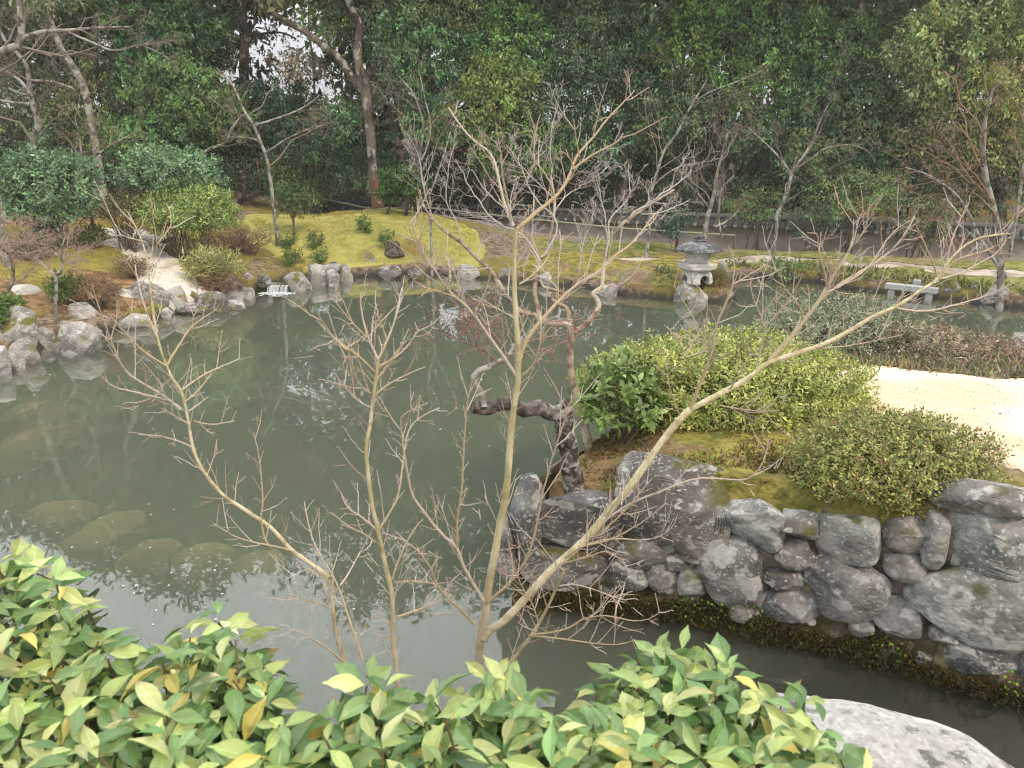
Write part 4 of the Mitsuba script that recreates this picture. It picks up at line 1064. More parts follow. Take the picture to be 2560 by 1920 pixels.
# ------------------------------------------------------------------ shrubs on the peninsula
def shrub(name, label, c, rad, n_shoot, per, ln, cols, wide=0.4, wood=(0.16, 0.12, 0.08), seed=1, tipcol=None, tipft=0.0, erect=0.6, cat='shrub', tpl=LEAF4, flat_bottom=0.35, stems=14, mat='leaf_material', spread=0.022, lumpy=0.85):
    """A clipped shrub: stems from the ground, shoots over a dome, each shoot a whorl of leaves."""
    g = np.random.default_rng(seed)
    k = thing(name, label, cat)
    c, rad = np.asarray(c, float), np.asarray(rad, float)
    a = unit(g.normal(size=(n_shoot * 2, 3)))
    a = a[a[:, 2] > -flat_bottom][:n_shoot]
    m = len(a)
    lump = (0.975 - 0.5 * lumpy + lumpy * mfbm(a * 2.3 + seed, 3, seed)) * np.exp(g.normal(size=m) * 0.08 * lumpy)
    depth = 1 - 0.55 * g.random((m, 1)) ** 2.2
    cen = c + a * rad * lump[:, None] * depth
    ax = unit(a * erect + [0, 0, 0.55] + g.normal(size=(m, 3)) * 0.35)
    ang = np.arange(per) * 2.4 + g.uniform(0, 6, (m, 1))
    e1 = unit(np.cross(ax, [0.3, 0.2, 0.9] + g.normal(size=(m, 3)) * 0.1))
    e2 = np.cross(ax, e1)
    out = np.cos(ang)[..., None] * e1[:, None] + np.sin(ang)[..., None] * e2[:, None]
    tt = np.linspace(-1, 1, per)[None, :, None]
    o = cen[:, None] + ax[:, None] * tt * spread * 1.4 + g.normal(size=(m, per, 3)) * spread * 0.25
    d = out * (1.05 - 0.35 * tt) + ax[:, None] * (0.45 + 0.5 * tt) + g.normal(size=(m, per, 3)) * 0.22
    pick = g.integers(0, len(cols), m)
    tone = np.minimum(np.asarray(cols)[pick] * 1.3, 0.45) * np.exp(g.normal(size=(m, 1)) * 0.22)
    col = tone[:, None] * np.exp(g.normal(size=(m, per, 1)) * 0.2)
    if tipcol is not None:
        col = np.where(g.random((m, per, 1)) < tipft * (0.5 + 0.9 * (tt > 0.2)), np.asarray(tipcol) * np.exp(g.normal(size=(m, per, 1)) * 0.25), col)
    L = ln * g.uniform(0.6, 1.15, m * per)
    mb = MB()
    leaves(mb, o.reshape(-1, 3), d.reshape(-1, 3), (ax[:, None] + out * -0.2 + g.normal(size=(m, per, 3)) * 0.2).reshape(-1, 3), L, L * wide, col.reshape(-1, 3), tpl)
    part(k, 'foliage', mb.ply(mat), None, 'stuff')
    tw = Twigs()
    foot = np.array([c[0], c[1], max(float(height(c[0], c[1])), 0.0) - 0.03])
    for q in range(stems):
        tgt = cen[g.integers(0, m)]
        f0 = foot + np.array([*(g.normal(size=2) * rad[:2] * 0.16), 0])
        mid = f0 * 0.45 + tgt * 0.55 + g.normal(size=3) * 0.08 * rad.mean() + [0, 0, 0.08 * rad[2]]
        p = resample(np.array([f0, mid, tgt]), 8)
        r = np.linspace(0.011, 0.003, 8) * (0.6 + rad.mean())
        tw.add(p, r, np.asarray(wood), 5)
        sprout(tw, g, p, r, 0, dict(depth=2, n=(7, 4), angle=0.7, ratio=0.4, rmin=0.0014, wob=0.2, kink=0.03, up=0.2), wood, np.asarray(wood) * 1.3)
    mb = MB()
    tw.into(mb)
    part(k, 'stem', mb.ply('twig_material', smooth=True))
    return k


LIME = [(0.24, 0.28, 0.065), (0.30, 0.32, 0.085), (0.18, 0.23, 0.055), (0.33, 0.34, 0.11)]
shrub('azalea_shrub', 'large rounded yellow green shrub on the peninsula behind the crooked tree', (1.50, 5.15, 0.99), (1.05, 0.64, 0.38), 4000, 8, 0.038, LIME, 0.38, seed=3, lumpy=0.45, stems=20, flat_bottom=0.45)
shrub('evergreen_shrub', 'loose dark green big-leaved shrub at the foot of the crooked tree', (0.72, 4.72, 1.05), (0.26, 0.24, 0.30), 150, 7, 0.075, [(0.09, 0.15, 0.035), (0.13, 0.19, 0.05), (0.16, 0.22, 0.08)], 0.42, seed=4, stems=7)
shrub('azalea_shrub', 'low dense red-tinged green shrub on top of the stone wall at the right', (2.10, 3.86, 0.99), (0.55, 0.40, 0.27), 3000, 8, 0.027, [(0.17, 0.20, 0.055), (0.215, 0.245, 0.065), (0.25, 0.25, 0.085)], 0.42, seed=5, tipcol=(0.26, 0.15, 0.06), tipft=0.13, stems=18, lumpy=0.4, flat_bottom=0.5)
shrub('grey_shrub', 'grey green small-leaved shrub at the back of the sand court', (2.95, 6.75, 0.98), (0.75, 0.40, 0.33), 1500, 9, 0.034, [(0.19, 0.225, 0.135), (0.24, 0.27, 0.17), (0.15, 0.185, 0.10)], 0.42, seed=6, tipcol=(0.26, 0.19, 0.13), tipft=0.1)
shrub('russet_shrub', 'brownish green shrub with pale tips at the back of the sand court', (3.75, 6.5, 0.86), (0.62, 0.35, 0.26), 1000, 8, 0.034, [(0.23, 0.20, 0.13), (0.20, 0.215, 0.12), (0.30, 0.24, 0.17)], 0.4, seed=7, tipcol=(0.25, 0.15, 0.10), tipft=0.25)
shrub('russet_shrub', 'sparse russet brown shrub beside the blue grey boulder at the right edge', (4.55, 6.35, 0.78), (0.50, 0.35, 0.24), 520, 8, 0.032, [(0.26, 0.17, 0.11), (0.23, 0.19, 0.12), (0.30, 0.20, 0.13)], 0.4, seed=8, tipcol=(0.28, 0.12, 0.07), tipft=0.2, stems=22)

# dry grass and fallen leaves
gr = np.random.default_rng(51)


def scatter(name, label, n, region, ln, col, upright=0.8, bend=0.5, mat='leaf_material', wd=0.12, z0=0.0, test=None):
    k = thing(name, label, 'grass' if upright > 0.3 else 'leaves', kind='stuff')
    poly = shapely.Polygon(region)
    x0, y0, x1, y1 = poly.bounds
    x, y = gr.uniform(x0, x1, n * 3), gr.uniform(y0, y1, n * 3)
    ok = shapely.contains(poly, shapely.points(x, y)) & (mfbm(np.stack([x * 2.5, y * 2.5, x * 0], -1), 3, 14) > 0.40)
    x, y = x[ok][:n], y[ok][:n]
    n = len(x)
    o = np.stack([x, y, height(x, y) + z0], 1)
    d = gr.normal(size=(n, 3)) * bend + [0, 0, upright]
    mb = MB()
    L = ln * gr.uniform(0.4, 1.2, n)
    leaves(mb, o, d, np.array([0, 0, 1.0]) + gr.normal(size=(n, 3)) * 0.4 + (0 if upright < 0.3 else gr.normal(size=(n, 3))), L, L * wd, tint(gr, n, col, 0.3, 0.3))
    scene[k] = mb.ply(mat)
    return k


BANKR = [(4.3, 15.3), (5.1, 15.6), (6.0, 15.0), (6.5, 14.15), (7.25, 13.82), (7.9, 13.2), (8.5, 12.6), (11, 11.7), (11, 12.3), (8.6, 13.1), (7.4, 14.3), (6.2, 15.5), (4.4, 15.9)]
scatter('bank_grass', 'dark grass hanging over the right far bank edge', 3800, BANKR, 0.17, (0.12, 0.15, 0.045), 0.5, 0.9, 'leaf_material', 0.10)
scatter('lawn_moss_tufts', 'small yellow green moss tufts over the moss mound', 12000, [(-4.6, 15.7), (-2, 16.0), (-0.8, 15.8), (-0.8, 18), (-1.6, 19.3), (-5, 20), (-6.3, 18.5)], 0.045, (0.34, 0.32, 0.09), 0.6, 0.7, 'moss_tuft_material', 0.25, 0.02)
scatter('sand_litter', 'few brown leaf crumbs lying on the sand court', 420, [(2.5, 4.9), (3.2, 4.0), (5, 3), (8, 3), (8, 5.4), (3.9, 5.7), (2.7, 6.0)], 0.022, (0.20, 0.12, 0.06), 0.03, 0.8, 'leaf_material', 0.5, 0.026)
PENR = [(0.3, 4.25), (1.2, 4.05), (2.3, 3.65), (2.7, 3.7), (2.5, 4.7), (2.2, 5.2), (1.2, 5.4), (0.6, 4.9)]
scatter('moss_tufts', 'short olive moss and grass on the peninsula behind the wall', 14000, PENR, 0.045, (0.15, 0.145, 0.04), 0.6, 0.7, 'moss_tuft_material', 0.2, 0.01)
scatter('fallen_leaves', 'brown fallen leaves on the peninsula moss under the shrubs', 2600, PENR, 0.030, (0.22, 0.115, 0.065), 0.05, 0.9, 'leaf_material', 0.5, 0.03)
scatter('dry_grass', 'pale dry grass along the back edge of the sand court', 5000, [(2.4, 5.9), (3.1, 6.05), (3.9, 5.65), (5.4, 5.6), (5.6, 6.3), (3.0, 6.6)], 0.10, (0.27, 0.25, 0.15), 0.8, 0.6, 'leaf_material', 0.07)

# ------------------------------------------------------------------ foreground shrubs with big leaves, each leaf a piece
_s = np.linspace(0, 1, 9)
_w = np.array([0.02, 0.20, 0.36, 0.47, 0.50, 0.44, 0.30, 0.11, 0.0])
BIGV, BIGF = [], []
EDGES = (-1, -0.5, -0.10, 0, 0.10, 0.5, 1)
for s_, w_ in zip(_s, _w):
    for e in EDGES:
        BIGV.append((s_, w_ * e, 0.20 * e * e * w_ - 0.02 * (e == 0)))
for a_ in range(8):
    for b_ in range(6):
        q = a_ * 7 + b_
        BIGF += [(q, q + 7, q + 8), (q, q + 8, q + 1)]
BIGV, BIGF = np.array(BIGV), np.array(BIGF)
fr = np.random.default_rng(61)


def big_leaf(g, o, d, up, ln, wd, col, curl):
    d = unit(d)
    s = unit(np.cross(up, d))
    u = np.cross(d, s)
    v = BIGV
    edge = 1 + 0.05 * g.normal(size=len(v))
    roll = g.normal() * 0.25
    z = v[:, 2] * ln * g.uniform(0.4, 1.4) + curl * ln * v[:, 0] ** 2 + roll * v[:, 0] * v[:, 1] * wd + 0.012 * ln * np.sin(v[:, 0] * 24 + g.uniform(0, 6)) * np.abs(v[:, 1]) * 2
    w = o + v[:, :1] * ln * d + (v[:, 1] * edge * wd)[:, None] * s + z[:, None] * u + (v[:, :1] ** 2) * (0.06 * g.normal() * ln) * s
    mid = np.exp(-np.abs(v[:, 1]) * 60)[:, None]
    c = np.asarray(col) * (1 + 0.35 * mid)
    bl = mnoise(v * [6, 4, 0] + g.uniform(0, 50), 2)[:, None]
    c = c * (0.82 + 0.36 * bl)
    if g.random() < 0.16:                                            # a browned tip or edge
        c = c + (np.array((0.30, 0.19, 0.08)) - c) * sstep(0.72, 0.95, v[:, :1] + 0.3 * (bl - 0.5)) * 0.8
    return w, BIGF, c


def leafy(label, outline, floor, dist, n, seed, keep=290, bare=0.0):
    """A shrub of big glossy leaves in rosettes at the ends of brown shoots. outline: its upper edge on the survey; dist(px, py): how far off it stands."""
    g = np.random.default_rng(seed)
    k = thing('laurel_shrub', label, 'shrub')
    xs, ys = np.array(outline).T
    lists, cand = [], []
    tries = 0
    while len(cand) < n and tries < 20000:
        tries += 1
        x = g.uniform(xs[0], xs[-1])
        top = np.interp(x, xs, ys)
        y = top + 40 + (floor - top) * g.random() ** 1.25
        if all((x - a) ** 2 + (y - b) ** 2 > (36 + 0.05 * (b - top)) ** 2 for a, b in cand):
            cand.append((x, y))
    tw = Twigs()
    for x, y in cand:
        top = np.interp(x, xs, ys)
        yy = dist(x, y) + g.normal() * 0.06
        c = at_y(x * K, y * K, yy)
        ax = unit(np.array([g.normal() * 0.35, -0.25 + g.normal() * 0.35, 1.0]))
        m = g.integers(5, 9)
        e1 = perp(g, ax)
        e2 = np.cross(ax, e1)
        hue = g.random()
        for q in range(m):
            an = q * 2.4 + g.uniform(-0.3, 0.3)
            lift = -0.30 + 0.75 * q / m + g.normal() * 0.15
            d = math.cos(an) * e1 + math.sin(an) * e2 + ax * lift
            ln = g.uniform(0.072, 0.115) * (1.0 if q < m - 2 else 0.65)
            base = np.array([(0.28, 0.38, 0.135), (0.37, 0.45, 0.16), (0.20, 0.31, 0.115), (0.44, 0.48, 0.20), (0.12, 0.22, 0.07), (0.17, 0.28, 0.10)][g.integers(0, 6)])
            if g.random() < 0.045:
                base = np.array((0.50, 0.44, 0.12))
            if g.random() < 0.006:
                base = np.array((0.38, 0.20, 0.06))
            o = c + ax * (0.012 * q - 0.03) + d * 0.008
            lists.append((np.hypot(*(c - [0, 0, EYE])[:2]), big_leaf(g, o, d, ax + 0.25 * g.normal(size=3), ln, ln * g.uniform(0.36, 0.47), base * math.exp(g.normal() * 0.18), g.uniform(-0.5, -0.1)), y))
        root = c + np.array([g.normal() * 0.12, 0.05 + g.normal() * 0.08, -0.45])
        p = resample(np.array([root, c * 0.6 + root * 0.4 + g.normal(size=3) * 0.03, c + ax * 0.012]), 7)
        tw.add(p, np.linspace(0.006, 0.0022, 7), np.array((0.13, 0.08, 0.05)) * g.uniform(0.8, 1.4), 6)
        for q in range(6):                                           # older leaves down the shoot
            o = p[3 + q % 3] + g.normal(size=3) * 0.01
            d = np.append(g.normal(size=2), g.uniform(-0.5, 0.4))
            ln = g.uniform(0.07, 0.12)
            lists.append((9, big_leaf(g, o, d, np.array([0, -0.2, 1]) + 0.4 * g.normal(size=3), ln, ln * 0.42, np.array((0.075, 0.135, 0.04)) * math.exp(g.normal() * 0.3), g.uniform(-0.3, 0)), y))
    lists.sort(key=lambda t: t[0])
    rest = MB()
    for i, (_, (v, f, c), y) in enumerate(lists):
        if i < keep:
            part(k, 'leaf', mikit.ply((v, f), 'glossy_leaf_material', smooth=True, color=c))
        else:
            rest.add(v, f, c)
    if not rest.empty():
        part(k, 'foliage', rest.ply('glossy_leaf_material', smooth=True), None, 'stuff')
    mb = MB()
    tw.into(mb)
    part(k, 'stem', mb.ply('twig_material', smooth=True))


def dist_l(x, y):
    return 1.28 + 0.62 * np.clip((1660 - y) / 440, 0, 1)


leafy('broad-leaved yellow green shrub filling the lower left corner', [(-60, 1185), (60, 1180), (120, 1215), (190, 1300), (240, 1395), (350, 1400), (400, 1340), (470, 1310), (540, 1350), (570, 1440), (610, 1520), (640, 1640)], 1700, dist_l, 150, 71)
leafy('broad-leaved light green shrub in the bottom middle in front of the maple stems', [(690, 1600), (740, 1510), (790, 1440), (850, 1470), (900, 1530), (940, 1450), (1000, 1460), (1060, 1420), (1110, 1480), (1160, 1540), (1230, 1550), (1300, 1530), (1340, 1540)], 1720, lambda x, y: 1.32 + 0.45 * np.clip((1660 - y) / 260, 0, 1), 84, 72)
leafy('broad-leaved light green shrub right of the bottom middle, beside the white boulder', [(1240, 1560), (1300, 1430), (1340, 1395), (1420, 1380), (1500, 1370), (1560, 1420), (1610, 1480), (1690, 1480), (1740, 1520), (1790, 1590), (1850, 1640)], 1700, lambda x, y: 1.34 + 0.5 * np.clip((1660 - y) / 280, 0, 1), 92, 73)

# ------------------------------------------------------------------ the stone lantern
import manifold3d as m3
LAN = thing('stone_lantern', 'old grey stone lantern with a broad round roof standing at the pond', 'lantern')
LY = 13.2
LC = at_y(1741, 706, LY)
U = 0.00287


def lathe(prof, n=32, warp=0.02, seed=0, squash=None):
    """A worn stone turned from the profile (r, z)."""
    prof = np.array(prof, float)
    pr = []
    for q in range(len(prof) - 1):
        pr += [prof[q] + (prof[q + 1] - prof[q]) * t for t in np.linspace(0, 1, 4)[:-1]]
    pr = np.array(pr + [prof[-1]])
    an = np.arange(n) * 2 * np.pi / n
    R = pr[:, None, 0] * (1 + (0 if squash is None else squash(an))[None] if squash is not None else np.ones((1, n)))
    v = np.stack([R * np.cos(an), R * np.sin(an), np.repeat(pr[:, 1:], n, 1)], -1)
    v = v * (1 + warp * 2 * (mfbm(v * 9 + seed, 3, 3) - 0.5))[..., None]
    k = len(pr)
    i, j = np.meshgrid(np.arange(k - 1), np.arange(n), indexing='ij')
    f = np.stack([i * n + j, i * n + (j + 1) % n, (i + 1) * n + (j + 1) % n, (i + 1) * n + j], -1).reshape(-1, 4)
    return v.reshape(-1, 3), np.vstack([f[:, [0, 1, 2]], f[:, [0, 2, 3]]])


def turned(prof, n=40, seed=0, warp=0.02):
    """As lathe, but a closed solid for cutting openings."""
    m = m3.Manifold.revolve(m3.CrossSection([np.array(prof, float)]), n).refine_to_length(0.03)
    return m.warp_batch(lambda v: v * (1 + warp * 2 * (mfbm(v * 9 + seed, 3, 3) - 0.5))[:, None])


hexa = lambda a: 0.07 * np.cos(6 * a)
z = 0.0
leg = turned([(0, 0), (92 * U, 0), (96 * U, 10 * U), (90 * U, 45 * U), (72 * U, 78 * U), (0, 78 * U)], 40, 1, 0.03)
for ang in (20, 110):
    hole = m3.Manifold.cylinder(1.0, 33 * U, 33 * U, 24, True).rotate([90, 0, 0]).rotate([0, 0, ang]).translate([0, 0, 22 * U])
    leg = leg - hole - m3.Manifold.cube([64 * U, 1.0, 44 * U], True).rotate([0, 0, ang])
mm = leg.to_mesh()
part(LAN, 'leg', mikit.ply((mm.vert_properties[:, :3] + LC, mm.tri_verts), 'lantern_stone_material', smooth=30), 'arched foot of the lantern')
z = 76 * U
v, f = lathe([(0.001, 0), (80 * U, 0), (104 * U, 14 * U), (112 * U, 16 * U), (112 * U, 38 * U), (96 * U, 42 * U), (70 * U, 46 * U), (0.001, 46 * U)], 36, 0.015, 2, hexa)
part(LAN, 'platform', mikit.ply((v + LC + [0, 0, z], f), 'lantern_stone_material', smooth=30))
z += 45 * U
box = turned([(0, 0), (60 * U, 0), (66 * U, 6 * U), (66 * U, 70 * U), (60 * U, 76 * U), (0, 76 * U)], 36, 3)
for ang in (62,):
    box = box - m3.Manifold.cube([30 * U, 1.2, 36 * U], True).rotate([0, 0, ang]).translate([0, 0, 42 * U])
mm = box.to_mesh()
part(LAN, 'fire_box', mikit.ply((mm.vert_properties[:, :3] + LC + [0, 0, z], mm.tri_verts), 'lantern_stone_material', smooth=30), 'pale fire box with square openings')
z += 74 * U
v, f = lathe([(0.001, 4 * U), (90 * U, 2 * U), (128 * U, -4 * U), (138 * U, 0), (136 * U, 12 * U), (118 * U, 24 * U), (90 * U, 38 * U), (55 * U, 50 * U), (38 * U, 55 * U), (0.001, 55 * U)], 40, 0.02, 4, lambda a: 0.025 * np.cos(6 * a))
part(LAN, 'roof', mikit.ply((v + LC + [0, 0, z], f), 'lantern_roof_material', smooth=35), 'dark mushroom-shaped roof')
z += 53 * U
v, f = lathe([(0.001, 0), (40 * U, 0), (44 * U, 8 * U), (34 * U, 14 * U), (30 * U, 18 * U), (36 * U, 26 * U), (26 * U, 36 * U), (8 * U, 42 * U), (0.001, 43 * U)], 24, 0.03, 5)
part(LAN, 'finial', mikit.ply((v + LC + [0, 0, z], f), 'lantern_roof_material', smooth=35))
shrub('azalea_shrub', 'small reddish green shrub right beside the stone lantern', at_z(*S('C', (310, 735)), 0.0) + [0, 0.25, 0.28], (0.33, 0.28, 0.26), 420, 8, 0.035, [(0.13, 0.12, 0.035), (0.11, 0.13, 0.04), (0.19, 0.11, 0.06)], 0.45, seed=9, stems=8)

# a second, weathered lantern half hidden in the trees at the left
L2 = thing('stone_lantern', 'tall dim stone lantern half hidden among the trees at the left', 'lantern')
c2 = at_y(*S('a', (1215, 1130)), 21.0)
for nm, prof in [('post', [(0.001, -0.3), (0.13, -0.3), (0.12, 0.6), (0.001, 0.6)]), ('platform', [(0.001, 0.58), (0.17, 0.6), (0.27, 0.68), (0.27, 0.78), (0.001, 0.78)]), ('fire_box', [(0.001, 0.77), (0.17, 0.77), (0.17, 1.12), (0.001, 1.12)]),
                 ('roof', [(0.001, 1.11), (0.30, 1.09), (0.36, 1.14), (0.30, 1.22), (0.14, 1.36), (0.001, 1.37)]), ('finial', [(0.001, 1.36), (0.09, 1.37), (0.10, 1.45), (0.03, 1.56), (0.001, 1.57)])]:
    v, f = lathe(prof, 24, 0.02, 7, hexa)
    part(L2, nm, mikit.ply((v + c2, f), 'lantern_stone_material', smooth=30))

# ------------------------------------------------------------------ white stone beam at the channel
BM = thing('stone_beam', 'white stone beam on short posts standing in the channel at the right', 'beam')
b0, b1 = at_z(*S('C', (1362, 648)), 0.15), at_z(*S('C', (1682, 682)), 0.15)
ax = unit((b1 - b0) * [1, 1, 0])
yaw = math.degrees(math.atan2(ax[1], ax[0]))
mid = (b0 + b1) / 2
Lb = np.linalg.norm((b1 - b0)[:2])


def box_mesh(size, rnd=0.012):
    m = m3.Manifold.hull(m3.Manifold.compose([m3.Manifold.sphere(rnd, 8).translate([sx * (size[0] / 2 - rnd), sy * (size[1] / 2 - rnd), sz * (size[2] / 2 - rnd)]) for sx in (-1, 1) for sy in (-1, 1) for sz in (-1, 1)])).to_mesh()
    return np.array(m.vert_properties[:, :3], float), np.array(m.tri_verts)


def box_at(size, c, yaw=0.0, mat='granite_material', rnd=0.012):
    v, f = box_mesh(size, rnd)
    a = math.radians(yaw)
    v = v @ np.array([[math.cos(a), math.sin(a), 0], [-math.sin(a), math.cos(a), 0], [0, 0, 1]])
    return mikit.ply((v + np.asarray(c), f), mat, smooth=40)


part(BM, 'beam', box_at((Lb, 0.17, 0.10), mid, yaw))
for q in (-0.36, 0.36):
    part(BM, 'post', box_at((0.11, 0.12, 0.8), mid + ax * Lb * q + [0, 0.01, -0.446], yaw))
part(BM, 'post', box_at((0.12, 0.11, 0.9), mid + np.array([-ax[1], ax[0], 0]) * 0.30 + ax * 0.02 + [0, 0, -0.34], yaw))

# ------------------------------------------------------------------ little waterfall
WF = thing('waterfall', 'small white waterfall spilling from the inlet into the pond', 'waterfall')
w0, w1 = at_z(*S('A', (1645, 690)), 0.0), at_z(*S('A', (1765, 690)), 0.0)
mb = MB()
wg = np.random.default_rng(81)
for q in range(60):
    u = wg.random()
    b = w0 * (1 - u) + w1 * u
    t = np.linspace(0, 1, 6)
    p = np.stack([b[0] + wg.normal() * 0.01 + 0 * t, b[1] + 0.16 - 0.16 * t ** 0.7, 0.11 * (1 - t ** 1.8) - 0.005], 1)
    tubes(mb, p[None], (0.002 + 0.003 * wg.random() * np.ones(6))[None], (0.8, 0.8, 0.8), 5)
part(WF, 'falling_water', mb.ply('foam_material', smooth=True, color=False))
mb = MB()
for q in range(150):
    u = wg.uniform(-0.2, 1.25)
    c = w0 * (1 - u) + w1 * u + [wg.normal() * 0.05, -abs(wg.normal()) * 0.13, 0]
    v = ICO[1].vertices * wg.uniform(0.006, 0.022) * [1.6, 1.2, 0.45]
    mb.add(v + c, ICO[1].faces)
part(WF, 'foam', mb.ply('foam_material', smooth=True, color=False), None, 'stuff')
part(WF, 'sill', box_at((0.62, 0.34, 0.16), (w0 + w1) / 2 + [-0.04, 0.33, 0.02], 0, 'shore_stone_dark_material', 0.03))

# ------------------------------------------------------------------ tiled garden wall at the back
GW = thing('garden_wall', 'long low garden wall with dark roof tiles behind the moss bank', 'wall')
g0, g1 = np.array([-11.5, 26.25]), np.array([11.5, 16.7])
gd = unit(g1 - g0)
gn = np.array([-gd[1], gd[0]])
gl = np.linalg.norm(g1 - g0)
gy = math.degrees(math.atan2(gd[1], gd[0]))
gm = (g0 + g1) / 2
part(GW, 'plaster_face', box_at((gl, 0.26, 1.3), [*gm, -0.02], gy, 'plaster_material', 0.01), 'tan earth face of the wall')
mb = MB()
prof = np.array([(-0.34, 0.62), (-0.34, 0.66), (-0.05, 0.80), (0.05, 0.80), (0.34, 0.66), (0.34, 0.62)])
e = [np.column_stack([np.outer(np.ones(6), q) + prof[:, :1] * gn, prof[:, 1]]) for q in (g0, g1)]
v = np.vstack(e)
mb.add(v, [(q, (q + 1) % 6, 6 + (q + 1) % 6) for q in range(6)] + [(q, 6 + (q + 1) % 6, 6 + q) for q in range(6)], (0.06, 0.06, 0.06))
n = int(gl / 0.24)
s_ = (np.arange(n) + 0.5) * gl / n
jit = np.random.default_rng(3).normal(size=n) * 0.008
for sgn in (-1, 1):
    P = np.stack([np.column_stack([np.stack([g0 + gd * a + gn * sgn * o_ for a in s_]), np.full(n, zz) + jit]) for o_, zz in ((0.05, 0.825), (0.36, 0.675))], 1)
    tubes(mb, P, np.full((n, 2), 0.045), (0.08, 0.08, 0.078), 8)
    c = P[:, 1]
    for q in range(n):
        ring = np.array([c[q] + np.append(gd * math.cos(t) * 0.05, math.sin(t) * 0.05) for t in np.linspace(0, 6.283, 9)[:-1]])
        ring[:, :2] += gn * sgn * 0.006
        mb.add(np.vstack([c[q:q + 1] + np.append(gn * sgn * 0.006, 0), ring]), [(0, 1 + t, 1 + (t + 1) % 8) for t in range(8)] + [(0, 1 + (t + 1) % 8, 1 + t) for t in range(8)], (0.30, 0.295, 0.28))
tubes(mb, np.array([[[*g0, 0.86], [*gm, 0.86], [*g1, 0.86]]]), np.full((1, 3), 0.075), (0.10, 0.10, 0.097), 10)
part(GW, 'roof_tile', mb.ply('roof_tile_material'), 'dark grey rounded roof tiles', 'stuff')

# low bamboo rails along the back path
RL = thing('bamboo_rail', 'low pale bamboo rail along the back path in front of the tiled wall', 'fence')
rp = np.array([(-9.2, 23.5), (-6.5, 22.5), (-4.0, 21.6), (-2.2, 20.9), (0.2, 19.9), (2.6, 18.9), (5.2, 17.9)])
for q in range(len(rp)):
    c = np.append(rp[q], float(height(*rp[q])))
    mb = MB()
    tubes(mb, np.array([[c - [0, 0, 0.2], c + [0, 0, 0.2], c + [0, 0, 0.42]]]), np.full((1, 3), 0.03), (0.17, 0.14, 0.09), 8)
    part(RL, 'post', mb.ply('bamboo_material', smooth=True))
for q in range(len(rp) - 1):
    a, b = (np.append(rp[w], float(height(*rp[w])) + 0.36) for w in (q, q + 1))
    p = a + (b - a) * np.linspace(0, 1, 14)[:, None]
    mb = MB()
    tubes(mb, p[None], (0.022 + 0.004 * (np.arange(14) % 2))[None], (0.30, 0.33, 0.22), 8)
    part(RL, 'rail', mb.ply('bamboo_material', smooth=True))

# ------------------------------------------------------------------ plants of the left slope and the moss bank
pr = np.random.default_rng(91)


def shrub_px(name, label, x0, y0, x1, y1, y, n, ln, cols, seed, cat='shrub', **kw):
    """A shrub filling the box (survey D) at distance y."""
    if kw.pop('ground', True):
        yy = np.arange(8.0, 24.0, 0.1)
        q = np.array([at_y((x0 + x1) / 2 * K, y1 * K, t) for t in yy])
        y = yy[np.argmax(q[:, 2] < height(q[:, 0], q[:, 1]) + 0.02)]
    a, b = at_y(x0 * K, y0 * K, y), at_y(x1 * K, y1 * K, y)
    c, rad = (a + b) / 2, np.abs(b - a) / 2
    return shrub(name, label, c, (rad[0], max(0.3, rad[0] * 0.75), rad[2]), n, kw.pop('per', 8), ln, cols, seed=seed, cat=cat, spread=kw.pop('spread', 0.05), **kw)


BLUE = [(0.115, 0.205, 0.11), (0.15, 0.255, 0.14), (0.19, 0.31, 0.18), (0.12, 0.20, 0.085)]
shrub_px('camellia', 'blue green leafy shrub at the left edge around the white trunk', -30, 318, 215, 492, 14.2, 1200, 0.095, BLUE, 21, ground=False, tpl=LEAF2, flat_bottom=0.8, wide=0.5)
shrub_px('camellia', 'layered blue green shrub in the middle of the left slope', 248, 318, 472, 428, 15.0, 760, 0.095, BLUE, 22, ground=False, tpl=LEAF2, flat_bottom=0.7, wide=0.5)
shrub_px('spring_shrub', 'light yellow green shrub below the layered blue green one', 312, 405, 515, 515, 14.4, 1000, 0.08, [(0.18, 0.26, 0.07), (0.23, 0.30, 0.08), (0.14, 0.23, 0.085), (0.27, 0.31, 0.10)], 23, ground=False, tpl=LEAF2, flat_bottom=0.7)
shrub_px('brush', 'olive brown thin-leaved bush between the two blue green shrubs', 205, 415, 330, 500, 14.6, 460, 0.055, [(0.14, 0.14, 0.06), (0.18, 0.155, 0.07), (0.11, 0.13, 0.055)], 24, ground=False, tpl=LEAF2, stems=24)
shrub_px('heather_shrub', 'low purple brown bare shrub under the light yellow green shrub', 430, 488, 600, 545, 13.9, 380, 0.035, [(0.13, 0.085, 0.06), (0.16, 0.10, 0.07)], 25, tpl=LEAF2, stems=36, wood=(0.17, 0.10, 0.08))
shrub_px('azalea_shrub', 'brown leafy low shrub on the left slope above the shore rocks', 150, 600, 262, 664, 11.3, 650, 0.035, [(0.21, 0.13, 0.075), (0.17, 0.115, 0.06), (0.25, 0.15, 0.095)], 26, tpl=LEAF2, stems=26)
shrub_px('azalea_shrub', 'dull brown low shrub beside the pale path slabs', 240, 560, 330, 600, 12.2, 300, 0.035, [(0.15, 0.11, 0.06), (0.12, 0.10, 0.04)], 27, tpl=LEAF2, stems=22)
shrub_px('bamboo_grass', 'pale dwarf bamboo grass growing over the rocks left of the waterfall', 400, 552, 520, 618, 12.9, 280, 0.16, [(0.34, 0.33, 0.13), (0.42, 0.38, 0.18), (0.26, 0.27, 0.10)], 28, tpl=LEAF2, wide=0.12, stems=24, wood=(0.24, 0.16, 0.09), per=6, spread=0.09)
